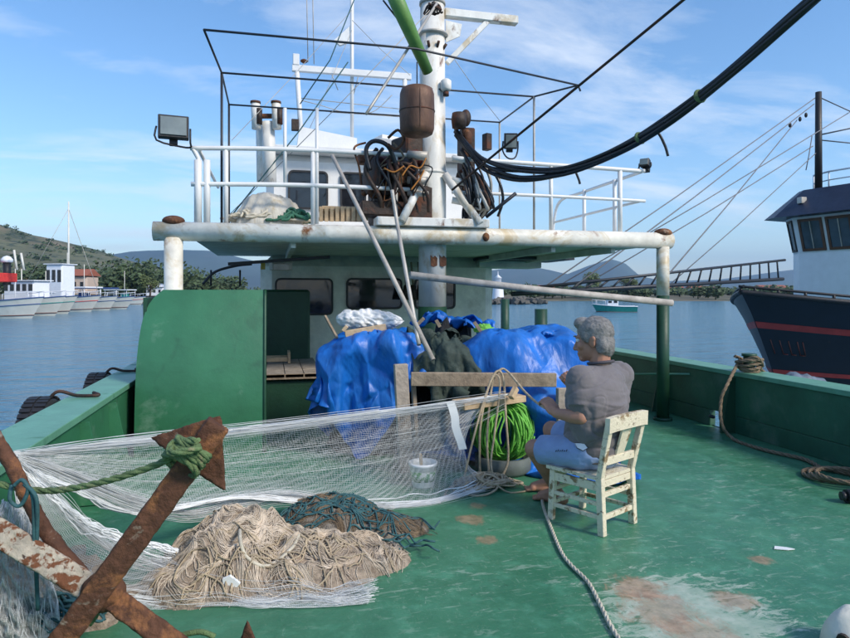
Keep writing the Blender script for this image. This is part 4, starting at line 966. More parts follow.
# wooden trestle
t = thing('wooden_trestle', 'weathered timber trestle in front of the blue tarpaulins', 'trestle', G(402, 470))
fT = 4.95
def post3(x0, y0, x1, w_, th, zt=None):
    p1 = D(x0, y0, fT); p0 = D(x1, 470, fT); p0.z = 0; mb = MB(); mb.bar(p0, p1, w_, th, (0, 1, 0)); return mb
part('post', post3(400.5, 364, 406, .105, .06), m_grywood, t)
part('post', post3(563, 388, 562, .10, .05), m_grywood, t)
mb = MB(); mb.bar(D(411, 379, fT-.0), D(556, 380, fT+.02), .05, .105); part('crossbar', mb, m_wood, t)
mb = MB(); mb.bar(D(413, 378, fT+.10), D(418, 470, fT+.08), .03, .06); part('batten', mb, m_wood, t)

# ================================================================== GREEN ROPE COIL, BUCKET, TANGLES
gc = G(500, 468); fg = 4.98
gcc = D(500, 432, fg); 
rs = random.Random(9); mb = MB()
gcc = D(503, 430, fg)
for k in range(80):
    tl = rs.gauss(0, .55); rad_ = rs.uniform(.72, 1.0); yaw_ = rs.uniform(-1.1, 1.1); cxo = rs.uniform(-.05, .05); a0 = rs.uniform(0, 6.28); pts = []
    for a in np.linspace(0, rs.uniform(3.5, 6.0), 12):
        u = math.cos(a0+a)*.205*rad_; w__ = math.sin(a0+a)*.235*rad_; u2 = u*math.cos(tl)-w__*math.sin(tl); w2 = u*math.sin(tl)+w__*math.cos(tl)
        pts.append(gcc+W(cxo+u2*math.cos(yaw_)+rs.gauss(0, .006), u2*math.sin(yaw_)-.09*(1-rad_)*4*math.cos(yaw_)+rs.gauss(0, .006), w2))
    mb.rope(pts, .0078, 5, 4)
t = thing('rope_coil', 'bright green rope coil hanging under a pale plank by the trestle', 'rope', (gcc.x, gcc.y, 0)); part('rope_turns', mb, m_rope_k, t, kind='stuff')
mb = MB(); mb.lathe([(.19, 0), (.215, .03), (.22, .13), (.20, .135), (.19, .05)], (gcc.x, gcc.y, 0), 24); solo('rubber_tub', mb, M('grey_rubber', (.10, .12, .11), .7), 'low grey tub under the bright green rope coil', 'tub')
t = thing('plank_board', 'pale new wooden board lying across the bright green rope coil', 'plank', D(490, 400, 4.8))
mb = MB(); mb.bar(D(458, 405, 4.72), D(519, 397, 4.95), .20, .05); part('board', mb, m_newwood, t)
mb = MB(); mb.bar(D(511, 398, 4.7), D(516, 388, 4.75), .04, .04); part('peg', mb, m_newwood, t)
# bucket
bc = G(423, 486)
t = thing('bucket', 'small white plastic bucket with green print standing behind the veil of net', 'bucket', bc)
mb = MB(); mb.lathe([(.075, 0), (.078, .01), (.098, .15), (.106, .155), (.106, .175), (.096, .175), (.094, .14), (.07, .02)], bc, 28); part('body', mb, m_plastic, t)
mb = MB(); mb.lathe([(.0835, .045), (.0945, .118)], bc, 28, smooth=True); part('print_band', mb, M('green_print', (.75, .77, .74), .4, c2=(.08, .32, .10), amt=.62, c2scale=22, soft=.05), t)
mb = MB(); mb.bar(bc+V(0, .02, .05), bc+V(-.02, 0, .235), .02, .02); part('stick', mb, m_newwood, t)
# tan rope hung over the plank, down to a tangle and up to the man's hand
HAND_L = D(551, 410, 3.86)
mb = MB()
mb.rope([G(490, 482, .02), D(487, 440, 4.7), D(492, 385, 4.75), D(500, 370, 4.78), D(508, 372, 4.75), D(525, 392, 4.5), D(540, 405, 4.1), HAND_L], .009, 6)
mb.rope([G(480, 478, .02), D(480, 430, 4.65), D(487, 392, 4.7), D(496, 372, 4.75), D(503, 378, 4.75), D(506, 420, 4.7), D(508, 460, 4.72), G(500, 480, .02)], .009, 6)
mb.rope([G(462, 486, .02), D(473, 440, 4.6), D(484, 400, 4.68), D(494, 376, 4.74), D(500, 384, 4.72), D(495, 430, 4.66), D(491, 465, 4.6), G(498, 488, .02)], .008, 6)
solo('hauling_rope', mb, m_rope_t, 'tan rope looped over the board and led to the man\'s hand', 'rope')
tc_ = G(478, 488); solo('rope_tangle', tangle((tc_.x+.05, tc_.y, 0), .30, .17, .10, 34, .0075, 12, loops=.9), m_rope_t, 'tangle of tan rope on the deck left of the man\'s feet', 'rope')
mb = MB(); mb.rope([G(505, 492, .012), G(515, 496, .012), G(520, 490, .012), G(508, 484, .012)], .009, 6); 

# ================================================================== NETS
m_netw = M('white_net_cord', (.72, .74, .74), .7, var=.1, bump=0)
m_veil = bpy.data.materials.new('net_veil'); m_veil.use_nodes = True
t_ = m_veil.node_tree; b = t_.nodes['Principled BSDF']; b.inputs['Base Color'].default_value = (.74, .76, .76, 1); b.inputs['Roughness'].default_value = .8
tcn = t_.nodes.new('ShaderNodeTexCoord'); nn = t_.nodes.new('ShaderNodeTexNoise'); nn.inputs['Scale'].default_value = 5.0; nn.inputs['Detail'].default_value = 8; t_.links.new(tcn.outputs['Object'], nn.inputs[0])
at = t_.nodes.new('ShaderNodeAttribute'); at.attribute_name = 'density'
mr = t_.nodes.new('ShaderNodeMapRange'); mr.inputs[1].default_value = .3; mr.inputs[2].default_value = .7; mr.inputs[3].default_value = .8; mr.inputs[4].default_value = 1.7; t_.links.new(nn.outputs[0], mr.inputs[0])
mm = t_.nodes.new('ShaderNodeMath'); mm.operation = 'MULTIPLY'; mm.use_clamp = True; t_.links.new(at.outputs['Fac'], mm.inputs[0]); t_.links.new(mr.outputs[0], mm.inputs[1]); t_.links.new(mm.outputs[0], b.inputs['Alpha'])
def catmull(arr, u):
    n = len(arr)-1; x = min(max(u, 0), 1)*n; i = min(int(x), n-1); t = x-i
    p0, p1, p2, p3 = arr[max(i-1, 0)], arr[i], arr[i+1], arr[min(i+2, n)]
    return .5*((2*p1)+(p2-p0)*t+(2*p0-5*p1+4*p2-p3)*t*t+(3*p1-p0-3*p2+p3)*t*t*t)
def net_sheet(name, rows, nu, nv, label, mesh_u, mesh_v, r, dens, seed, rip=.012, mats=None):
    """rows: list of curves (top .. bottom), each a list of world points (left .. right); dens: cloth density along v"""
    def S_(u, v):
        cols = [catmull(rw, u) for rw in rows]; p = catmull(cols, v)
        k = mnoise.fractal(Vector((u*9, v*16, seed)), 1, 2, 3)*rip; env = math.sin(math.pi*min(1, max(0, v)))**.3
        return p+V(k*.3, -k*env*2.0, k*env)
    t = thing(name, label, 'net', S_(0, 0))
    g = [[S_(i/nu, j/nv) for j in range(nv+1)] for i in range(nu+1)]
    mb = MB(); mb.sheet(g); mats = mats or (m_veil, m_netw); o = part('net_web', mb, mats[0], t)
    vals = []
    for i in range(nu+1):
        for j in range(nv+1):
            d0 = float(np.interp(j/nv, [q[0] for q in dens], [q[1] for q in dens]))
            # gathered ends are denser
            u = i/nu; cl = (g[i][min(j+1, nv)]-g[i][max(j-1, 0)]).length/(2/nv); d0 *= min(3.5, max(.8, .65/max(cl, .05)))
            st_ = mnoise.fractal(Vector((u*4+seed, j/nv*26, seed)), 1, 2, 3); d0 *= min(1, max(0, (1-u)/.14)+.25*st_); vals.append(max(0.02, min(.95, d0*(1+1.1*st_))))
    at_ = o.data.attributes.new('density', 'FLOAT', 'POINT'); at_.data.foreach_set('value', vals)
    mb = MB()
    for j in range(mesh_v+1):
        e_ = 161-int(abs(mnoise.noise(Vector((j*.35, seed, 1))))*40); mb.tube([S_(i/160, j/mesh_v + .004*math.sin(i*1.3+j)) for i in range(e_)], r, 3, cap=False)
    for i in range(mesh_u+1):
        mb.tube([S_(i/mesh_u+.0015*math.sin(j*1.7+i), j/30) for j in range(31)], r, 3, cap=False)
    part('net_mesh', mb, mats[1], t, kind='stuff')
    return S_, t
TIE = D(12, 454, 2.5)
def row(*pts): return [Vector(p) for p in pts]
rows1 = [row(TIE, D(70, 447, 2.85), D(150, 438, 3.3), D(260, 426, 3.9), D(380, 411, 4.4), D(455, 401, 4.62), D(513, 393, 4.74)),
         row(TIE+V(0, 0, -.01), D(70, 458, 2.85), D(150, 460, 3.35), D(260, 452, 4.0), D(380, 436, 4.5), D(440, 424, 4.62), D(481, 410, 4.72)),
         row(TIE+V(0, 0, -.02), D(70, 470, 2.82), D(150, 486, 3.35), D(260, 478, 4.0), D(380, 462, 4.5), D(430, 450, 4.58), D(466, 437, 4.68)),
         row(TIE+V(0, 0, -.03), D(70, 480, 2.78), D(150, 505, 3.3), D(260, 492, 3.85), D(370, 489, 4.35), D(430, 479, 4.46), D(468, 464, 4.6)),
         row(TIE+V(0, 0, -.04), D(68, 487, 2.75), D(140, 514, 3.2), D(240, 498, 3.7), D(345, 508, 4.1), D(430, 505, 4.22), D(494, 486, 4.5))]
S1, net1 = net_sheet('fishing_net', rows1, 120, 70, 'white translucent fishing net stretched from the anchor to the trestle', 320, 80, .0008, [(0, .95), (.06, .85), (.11, .55), (.25, .44), (.45, .33), (.62, .46), (.72, .8), (.8, .95), (1, .95)], 1.0)
# gathered white band at its lower edge and headline at its top
mb = MB()
rs = random.Random(8)
for k in range(26):
    v0 = 1-abs(rs.gauss(0, .045)); pts = [S1(i/24, v0+.02*math.sin(i*.9+k))+V(rs.gauss(0, .004), rs.gauss(0, .006), rs.gauss(0, .006)) for i in range(25)]
    mb.rope(pts, rs.uniform(.0015, .0045), 4, 3)
for k in range(9):
    pts = [S1(i/24, abs(rs.gauss(0, .02)))+V(0, rs.gauss(0, .003), rs.gauss(0, .003)) for i in range(25)]; mb.rope(pts, .002, 4, 3)
part('net_hem', mb, m_netw, net1, kind='stuff')
mb = MB(); g = [[D(x, y, 4.56)+V(0, 0, 0), D(x+8, y-1, 4.57)] for x, y in ((446, 402), (449, 410), (451, 418), (451.5, 427), (454, 435), (457, 443), (459, 450))]
mb.sheet(g); part('net_tape', mb, m_plastic, net1)
def strand_band(path_px, width, n, r, parent, seed, name='net_fold', jit=.6):
    rs = random.Random(seed); mb = MB()
    for k in range(n):
        o = max(-1.6, min(1.6, rs.gauss(0, .5))); ph = rs.uniform(0, 6.28); df = rs.gauss(0, .03)
        pts = []
        for i, (x, y, f, w_) in enumerate(path_px):
            p = D(x+rs.gauss(0, jit), y+o*w_*width+1.2*math.sin(i*1.1+ph)+rs.gauss(0, jit*.8), f+df*min(1, i*.5)); p.z = max(.006, p.z); pts.append(p)
        pts = pts[:len(pts)-rs.choice((0, 0, 1, 1, 2))]; mb.rope(pts, r*rs.uniform(.6, 1.4), 3, 5)
    return part(name, mb, m_netw, parent, kind='stuff')
strand_band([(14, 456, 2.5, .3), (45, 466, 2.66, .7), (90, 484, 2.9, 1), (140, 503, 3.2, 1.1), (190, 512, 3.5, 1.1), (240, 503, 3.75, 1), (290, 497, 3.95, 1), (340, 505, 4.1, 1), (395, 511, 4.15, 1), (440, 506, 4.25, .9), (495, 484, 4.5, .7)], 8, 95, .0010, net1, 3)
strand_band([(14, 454, 2.5, .3), (70, 449, 2.85, .8), (150, 441, 3.3, 1), (260, 429, 3.9, 1), (380, 414, 4.4, .9), (455, 404, 4.62, .8), (505, 395, 4.72, .5)], 5, 70, .0010, net1, 4)
strand_band([(14, 456, 2.49, .3), (70, 462, 2.84, .8), (150, 470, 3.33, 1), (260, 462, 3.95, 1.2), (380, 446, 4.45, 1.2), (460, 430, 4.62, 1), (505, 408, 4.7, .6)], 14, 16, .0008, net1, 14)
# dark gathered net behind its right end
ge = []
rows1b = [row(D(400, 414, 4.72), D(440, 408, 4.8), D(475, 404, 4.86)), row(D(396, 440, 4.75), D(440, 436, 4.85), D(480, 432, 4.9)), row(D(392, 478, 4.7), D(440, 474, 4.8), D(478, 470, 4.86))]
m_veild = m_veil.copy(); m_veild.name = 'dark_net_veil'; m_veild.node_tree.nodes['Principled BSDF'].inputs['Base Color'].default_value = (.03, .035, .04, 1)
m_netd = M('dark_net_cord', (.035, .04, .045), .8, var=.3, bump=0)
net_sheet('fishing_net', rows1b, 40, 36, 'dark grey net hung behind the white net between bucket and green coil', 60, 50, .0011, [(0, .6), (.3, .5), (.7, .5), (1, .4)], 6.0, .025, (m_veild, m_netd))
# second sheet: falls from the tie, lies on the deck in front of the pile
rows2 = [row(TIE+V(0, 0, -.02), D(48, 490, 2.6), D(95, 525, 2.85), D(160, 545, 3.1), D(225, 560, 3.1), D(300, 570, 3.1), D(352, 574, 3.1)),
         row(TIE+V(0, 0, -.04), D(40, 505, 2.52), D(80, 555, 2.72), D(150, 572, 2.98), D(225, 580, 3.0), D(300, 585, 3.0), D(362, 585, 3.0)),
         row(TIE+V(0, 0, -.06), D(32, 520, 2.46), D(62, 580, 2.62), D(130, 592, 2.86), D(220, 594, 2.92), D(300, 598, 2.9), D(370, 596, 2.92)),
         row(TIE+V(0, 0, -.08), D(22, 535, 2.42), D(40, 600, 2.56), D(110, 610, G(110, 610).y), G(215, 606, .01), G(300, 608, .01), G(368, 604, .01))]
rows2[3][3] = G(110, 612, .01)
for rw in rows2[:3]:
    for p in rw: p.z = max(p.z, .012)
S2, net2 = net_sheet('fishing_net', rows2, 100, 60, 'white net falling from the tie and spread in front of the tan net pile', 230, 50, .0008, [(0, .95), (.10, .8), (.2, .4), (.4, .26), (.75, .34), (1, .55)], 4.0)
mb = MB()
for k in range(22):
    v0 = abs(rs.gauss(0, .05)); pts = [S2(i/24*.62, v0+.02*math.sin(i*.9+k))+V(rs.gauss(0, .004), rs.gauss(0, .006), rs.gauss(0, .006)) for i in range(25)]; mb.rope(pts, rs.uniform(.0015, .004), 4, 3)
part('net_hem', mb, m_netw, net2, kind='stuff')
strand_band([(14, 458, 2.49, .3), (38, 480, 2.58, .8), (62, 506, 2.7, 1), (95, 535, 2.86, 1.1), (130, 556, 3.0, 1.1), (165, 566, 3.06, 1), (215, 586, 2.98, 1.4), (255, 596, 2.94, 1.2), (290, 596, 2.93, 1.5), (325, 600, 2.92, 1.2), (350, 594, 2.95, 1.2), (376, 590, 2.97, 1.6)], 10, 90, .0009, net2, 5, jit=2.6)
strand_band([(18, 470, 2.48, .3), (30, 510, 2.5, .9), (48, 550, 2.58, 1.2), (80, 588, 2.7, 1.2), (140, 602, 2.86, 1.2), (180, 604, 2.87, 1), (220, 602, 2.9, 1.3), (262, 608, 2.86, 1), (300, 603, 2.9, 1.4), (340, 606, 2.88, 1), (372, 600, 2.9, 1.6)], 8, 60, .0009, net2, 6, jit=2.6)
# white gathered net bunch at the far left, on the deck
wl_ = [row(D(2, 500, 2.35), D(25, 512, 2.40), D(52, 540, 2.45)), row(D(-6, 540, 2.3), D(20, 556, 2.34), D(50, 572, 2.40)), row(D(-10, 590, 2.3), D(18, 598, 2.32), D(58, 604, 2.38)), row(D(-12, 640, 2.3), D(20, 642, 2.3), D(62, 640, 2.36))]
S3, net3 = net_sheet('fishing_net', wl_, 40, 40, 'bunched white net hanging behind the anchor at far left edge', 90, 80, .0007, [(0, 1.5), (.5, 1.5), (.75, 1.2), (1, .8)], 9.0, .03)
rs_ = random.Random(77); mb = MB()
for k in range(45):
    u0 = rs_.uniform(-.05, 1.0); mb.rope([S3(u0+.06*math.sin(v_*5+k)+rs_.gauss(0, .015), v_)+V(0, rs_.gauss(0, .01), 0) for v_ in np.linspace(0, 1, 9)], .0012, 3, 4)
part('net_fold', mb, m_netw, net3, kind='stuff')
# tan net pile
pc = G(275, 566); pc2 = G(355, 532)
def pile_h(x, y):
    q = V(x, y, 0); h = 0
    for (c, rx, rf, hz) in ((G(236, 566), .36, .42, .25), (G(300, 568), .42, .34, .16), (G(350, 560), .32, .22, .10), (G(200, 583), .27, .26, .13)):
        d = q-c; r_ = d.x*CY_-d.y*SY_; f_ = d.x*SY_+d.y*CY_; k = (r_/rx)**2+(f_/rf)**2
        h = max(h, hz*max(0, 1-k)**.62)
    n = mnoise.fractal(Vector((x*6, y*6, 3)), 1, 2, 5); rg_ = abs(mnoise.noise(Vector((x*9+y*3, y*11, 5))))+.6*abs(mnoise.noise(Vector((x*19, y*19+x*5, 2))))
    return max(0, h*(1+.32*n)-.004+(.045*(rg_-.35)*min(1, h*14)))
def pile_h2(x, y):
    q = V(x, y, 0); h = 0
    for (c, rx, rf, hz) in ((G(330, 525), .34, .26, .16), (G(385, 530), .26, .16, .09)):
        d = q-c; r_ = d.x*CY_-d.y*SY_; f_ = d.x*SY_+d.y*CY_; k = (r_/rx)**2+(f_/rf)**2
        h = max(h, hz*max(0, 1-k)**.6)
    return max(0, h*(1+.3*mnoise.fractal(Vector((x*7, y*7, 8)), 1, 2, 5))-.004)
def pile(name, label, fn, c, ext, mats, seed, n1, n2):
    t = thing(name, label, 'net', c); mb = MB(); N_ = 110; g = []
    for i in range(N_+1):
        g.append([])
        for j in range(N_+1):
            x = c.x+(i/N_-.5)*2*ext; y = c.y+(j/N_-.5)*2*ext; g[-1].append((x, y, fn(x, y)-.003))
    mb2 = MB(); idx = {}
    for i in range(N_):
        for j in range(N_):
            q = (g[i][j], g[i+1][j], g[i+1][j+1], g[i][j+1])
            if max(p[2] for p in q) > .004: mb2.add(q, [(0, 1, 2, 3)], True)
    me = mb2.mesh('net_mound', OFF[t.name]); bm = bmesh.new(); bm.from_mesh(me); bmesh.ops.remove_doubles(bm, verts=bm.verts, dist=1e-5); bmesh.ops.recalc_face_normals(bm, faces=bm.faces); bm.to_mesh(me); bm.free()
    me.polygons.foreach_set('use_smooth', [True]*len(me.polygons)); part('net_mound', me, mats[0], t)
    rs = random.Random(seed)
    for mi, (cnt, rad) in enumerate(((n1, .0013), (n2, .0048))):
        mb = MB(); k = 0; tries = 0
        while k < cnt and tries < 40000:
            tries += 1
            x = c.x+rs.uniform(-1, 1)*ext*.9; y = c.y+rs.uniform(-1, 1)*ext*.9
            if fn(x, y) < .02: continue
            k += 1; pts = []; ln = .028; sg = rs.choice((-1, 1)); lift = rs.random()*(.010 if mi == 0 else .012); cv = rs.gauss(0, .10 if mi == 0 else .28); a = None
            for i in range(rs.choice((14, 22, 30) if mi == 0 else (10, 16, 22))):
                h_ = fn(x, y)
                if h_ < .006 and i > 2 and rs.random() < .8: break
                fa_ = 6.0*mnoise.noise(Vector((x*2.6, y*2.6, seed*1.7)))+2.2*mnoise.noise(Vector((x*9, y*9, seed*.7)))
                if mi == 0: a = fa_+(math.pi if sg < 0 else 0)+cv*i*.25
                else: a = (fa_ if a is None else a)+cv+rs.gauss(0, .1)
                pts.append((x, y, h_+rad+lift*(.6+.4*math.sin(i*.8+k)))); x += math.cos(a)*ln; y += math.sin(a)*ln
            if len(pts) > 3: mb.rope(pts, rad*rs.uniform(.7, 1.3), 4, 3)
        part('twine' if mi == 0 else 'net_cord', mb, mats[1+mi], t, kind='stuff')
    return t
pile('net_pile', 'big heap of tan fishing net and cord on the deck', pile_h, pc, .78, (m_netpile, m_twine, m_rope_t), 21, 1500, 60)
pile('net_pile', 'darker net heap with teal twine behind the big tan heap', pile_h2, pc2, .62, (M('dark_tan_net', (.24, .21, .17), .95, var=.4, scale=14, bump=1, bscale=75), m_rope_d, m_teal), 33, 500, 75)
mb = MB()
ring = [(248, 505), (240, 530), (246, 556), (268, 566), (292, 548), (299, 535)]
pts = []
for x, y in ring:
    # where the sight line meets the heap
    d = ray(x, y); f = 2.2
    while f < 5 and (CAM+d*f).z > max(pile_h((CAM+d*f).x, (CAM+d*f).y), 0)+.012: f += .01
    pts.append(CAM+d*f)
mb.rope(pts, .009, 6); solo('rope_loop', mb, m_rope_w, 'single pale rope loop lying on the big tan net heap', 'rope')
def on_pile(x, y, up=.012):
    d = ray(x, y); f = 2.2
    while f < 6 and (CAM+d*f).z > max(pile_h((CAM+d*f).x, (CAM+d*f).y), 0)+up: f += .01
    return CAM+d*f
p = on_pile(230, 583, .02); mb = MB(); mb.prism([p+W(a, 0, b_) for a, b_ in ((-.035, .015), (.0, .03), (.045, -.005), (.03, -.022), (-.03, -.012))], W(0, .01, .004)); solo('paper_scrap', mb, m_plastic, 'small white paper scrap on the front of the tan net heap', 'paper')
mb = MB(); rs = random.Random(2)
for k in range(10):
    x = rs.uniform(335, 400); y = rs.uniform(512, 545); mb.rope([G(x+i*6, y+rs.uniform(-5, 5)+i*.5, .02+rs.random()*.05) for i in range(8)], .0055, 5, 4)
solo('twine_tangle', mb, m_teal, 'loose teal twine trailing off the darker net heap', 'twine')
mb = tangle((D(45, 618, 2.42).x, D(45, 618, 2.42).y, .13), .22, .12, .12, 20, .006, 44, loops=1.2); solo('twine_tangle', mb, m_teal, 'coils of teal twine heaped at the lower left behind the anchor', 'twine')
mb = MB(); mb.sheet(lump((D(30, 640, 2.75).x, D(30, 640, 2.75).y, 0), .40, .3, .24, 4, .3, 4)); solo('net_heap', mb, m_netpile, 'low tan net heap under the teal twine at lower left', 'net')

# ================================================================== ANCHOR
t = thing('anchor', 'rusty iron anchor leaning at lower left with spade fluke raised', 'anchor', G(100, 700))
def quad_bar(pts, w_, th, up): 
    mb = MB()
    for a, c in zip(pts[:-1], pts[1:]): mb.bar(a, c, w_, th, up)
    return mb
fa = 2.2
toC = (CAM-D(110, 560, fa)).normalized()
X0 = D(103, 592, fa)
def ironpart(name, mb, mat, t, label=None):
    me = remesh(name, mb, .0055, 3, lambda p: .0035*mnoise.fractal(p*26, 1, 2, 4)-.004*max(0, mnoise.noise(p*55)-.25)); shift(me, OFF[t.name]); return part(name, me, mat, t, label)
mb = MB(); mb.bar(D(48, 660, fa-.08), D(219, 424, fa+.02), .085, .05, toC); ironpart('shank', mb, m_rust, t)
mb = MB(); mb.bar(D(-30, 515, fa+.02), D(93, 590, fa+.015), .085, .045, toC); ironpart('stock', mb, m_rustw, t, 'speckled pale rusty bar')
mb = MB(); mb.bar(X0+toC*-.01, D(190, 655, fa-.02), .075, .05, toC); ironpart('arm', mb, m_rust, t)
mb = MB(); mb.ell(X0, (.075, .05, .07)); ironpart('crown', mb, m_rust, t)
A1, A2, A3, A4 = D(150, 437, fa+.05), D(222, 414, fa+.04), D(226, 491, fa+.05), D(184, 464, fa+.025)
mb = MB(); mb.prism([A1, A2, A4], toC*-.026); mb.prism([A4, A2, A3], toC*-.026); ironpart('fluke', mb, m_rust, t)
mb = MB(); mb.prism([D(236, 652, fa), D(248, 620, fa), D(261, 652, fa)], toC*-.03); ironpart('fluke', mb, m_rust, t)
mb = MB(); mb.rope([D(-14, 425, 2.32), D(8, 458, 2.3), D(24, 490, 2.28), D(45, 530, 2.27), D(78, 570, 2.25), D(96, 590, 2.24)], [.03]*1 and .026, 10); ironpart('iron_rod', mb, m_rust, t)
# rope and knot on fluke
mb = MB()
kc = D(187, 456, fa-.05)
ax = (D(215, 430, fa)-D(150, 520, fa)).normalized()
xv = ax.cross(toC).normalized()
for k in range(4):
    c = kc+ax*(-.035+.024*k); mb.rope3([c+(xv*math.cos(a)*.060+toC*(math.sin(a)*.050-.01)+ax*.012*math.sin(a+k)) for a in np.linspace(0, 2*math.pi, 12, endpoint=False)], .0135, 6, closed=True)
mb.rope3([kc+toC*.06+xv*.02+ax*.04, kc+toC*.075-xv*.01, kc+toC*.06-xv*.05-ax*.03, kc-xv*.06+ax*.02, kc+toC*.06+ax*.05], .0135, 8)
mb.rope3([kc-xv*.05+toC*.03, D(165, 461, fa-.03), D(110, 480, fa+.0), D(60, 490, fa+.05), D(25, 489, fa+.08), D(-30, 478, fa+.1)], .0125, 8)
solo('anchor_rope', mb, m_rope_g, 'green and tan rope knotted round the anchor fluke and led left', 'rope')
mb = MB(); mb.rope([D(12, 485, 2.22), D(10, 500, 2.2), D(20, 506, 2.2), D(28, 490, 2.2), D(22, 480, 2.2), D(14, 486, 2.2)], .007, 6, 5)
mb.rope([D(24, 484, 2.2), D(36, 498, 2.2), D(37, 530, 2.22), D(36, 560, 2.24), D(38, 610, 2.28)], .007, 6, 5); mb.rope([D(26, 484, 2.21), D(33, 500, 2.21), D(34, 540, 2.22), D(36, 570, 2.24)], .006, 6, 5)
solo('lashing_line', mb, m_teal, 'thin dark teal line looped on the green rope and hanging down', 'rope')
mb = MB(); mb.rope([D(90, 625, 2.25), D(98, 612, 2.25), D(92, 602, 2.26), D(84, 615, 2.26)], .008, 6, 5); 
solo('rope_end', MB().rope([D(178, 636, 2.3), D(200, 632, 2.3), D(215, 637, 2.3)], .01, 6, 5), m_rope_g, 'green rope bit at the bottom edge beside the small fluke tip', 'rope')
solo('rope_end', mb, m_rope_g, 'short green rope loop under the crossing of the anchor bars', 'rope')

# ================================================================== ROPES ON THE DECK, STARBOARD
mb = MB(); mb.rope3([G(541, 486, .012), G(543, 505, .012), G(552, 530, .012), G(562, 553, .012), G(572, 566, .012), G(588, 582, .012), G(600, 604, .012), G(612, 628, .012), G(630, 655, .012)], .0105, 8)
solo('deck_rope', mb, m_rope_w, 'pale rope snaking from the chair across the deck to the bottom edge', 'rope')
bx = V(XR+.1, 5.35, 0)
mb = MB()
for k in range(4):
    mb.rope3([(bx.x+math.cos(a)*(.085+.01*k), bx.y+math.sin(a)*(.085+.01*k), ZB+.07+.028*k+.02*math.sin(a+k)) for a in np.linspace(0, 6.28, 12, endpoint=False)], .017, 5, closed=True)
mb.rope3([(bx.x-.1, bx.y+.02, ZB+.14), (bx.x-.02, bx.y-.12, ZB+.2), (bx.x+.1, bx.y-.05, ZB+.1), (bx.x+.02, bx.y+.13, ZB+.16), (bx.x-.08, bx.y+.1, ZB+.19)], .017, 8)
mb.rope3([(bx.x-.06, bx.y+.06, ZB+.16), D(727, 385, 6.08), D(721, 400, 6.06), D(722, 425, 6.0), G(735, 440, .02), G(765, 450, .02), G(800, 458, .02), G(813, 463, .02), G(822, 468, .02), G(850, 474, .02), G(872, 482, .02)], .017, 8)
mb.rope3([(bx.x+.06, bx.y-.05, ZB+.12), D(765, 373, 6.3), D(790, 384, 6.0), D(812, 397, 6.2)], .017, 8)
solo('mooring_rope', mb, m_rope_d, 'brown mooring rope wound on the rail bollard and running down the deck', 'rope')
mb = MB()
for k in range(3):
    c0 = G(842+k*4, 478+k*3); c0.z = .02+.02*k; mb.rope3([c0+W(math.cos(a)*(.27-.03*k), math.sin(a)*.20, .0) for a in np.linspace(0, 6.28, 18, endpoint=False)], .017, 5, closed=True)
solo('rope_coil', mb, m_rope_d, 'flat coil of brown rope on the deck by the starboard bulwark', 'rope')
p = G(846, 503); mb = MB(); mb.tube([p+V(0, 0, .045), p+V(.14, -.04, .045)], .045, 14); mb.tube([p+V(.0, 0, .045), p+V(-.03, .01, .045)], .03, 12); solo('black_float', mb, m_black, 'small black cylinder lying beside the brown rope coil', 'float')
p = G(850, 650); c = V(p.x, p.y, .08)
mb = MB(); g = lump((c.x+.02, c.y, 0), .12, .11, .165, 2, .06, 1.5); mb.sheet(g); t = thing('jerrycan', 'white plastic float at the lower right corner of the deck', 'float', (c.x, c.y, 0)); part('body', mb, M('yellowed_plastic', (.66, .64, .54), .45, var=.1, c2=(.4, .36, .25), amt=.25, soft=.3), t)
mb = MB(); mb.tube([c+V(-.085, -.05, .0), c+V(-.10, -.06, .0)], .022, 10); part('cap', mb, m_dark, t)
p = G(782, 549); mb = MB(); mb.prism([p+V(a, b_, .003) for a, b_ in ((-.05, .0), (-.02, .03), (.03, .0), (.055, -.03), (.01, -.03))], (0, 0, .004)); solo('paper_scrap', mb, m_plastic, 'small white scrap lying alone on the green deck at right', 'paper')

# ================================================================== TYRE FENDERS, PORT SIDE
def tyre(c, label):
    t = thing('tyre_fender', label, 'tyre', c, 'tyres hung along the port side'); n = 44; mb = MB(); prof = []
    for (r_, y) in ((.17, -.075), (.25, -.095), (.30, -.085), (.318, -.06), (.322, 0), (.318, .06), (.30, .085), (.25, .095), (.17, .075), (.165, .05), (.20, 0), (.165, -.05), (.17, -.075)):
        prof.append((r_, y))
    mb.lathe(prof, c, n, (1, .0, 0)); mb.f = mb.f[:-2]; mb.sm = mb.sm[:-2]; ty = part('carcass', mb, m_black, t)
    for k in range(40):
        a = 2*math.pi*k/40; d = V(0, math.cos(a), math.sin(a)); mb = MB(); m_ = Matrix((V(1, 0, 0), V(0, -math.sin(a), math.cos(a)), d)).transposed()
        for xx in (-.042, .042): mb.box(Vector(c)+d*.325+V(xx, 0, 0), (.07, .034, .012), M=m_)
        part('tread_block', mb, m_black, t)
    mb = MB(); cc = Vector(c); mb.rope([cc+V(0, 0, .21), cc+V(.10, 0, .36), V(XL-.20, c[1], ZB+.06), V(XL-.05, c[1]-.02, ZB+.06), V(XL-.1, c[1]+.05, ZB+.07)], .013, 6); part('hanging_rope', mb, m_dark, t)
p = D(43, 415, 5.25); tyre((XL-.44, 5.22, .30), 'black tyre hung outboard of the port rail, nearest the camera')
p = D(97, 380, 6.6); tyre((XL-.42, 6.75, .29), 'second black tyre fender farther along the port rail by the green hood')

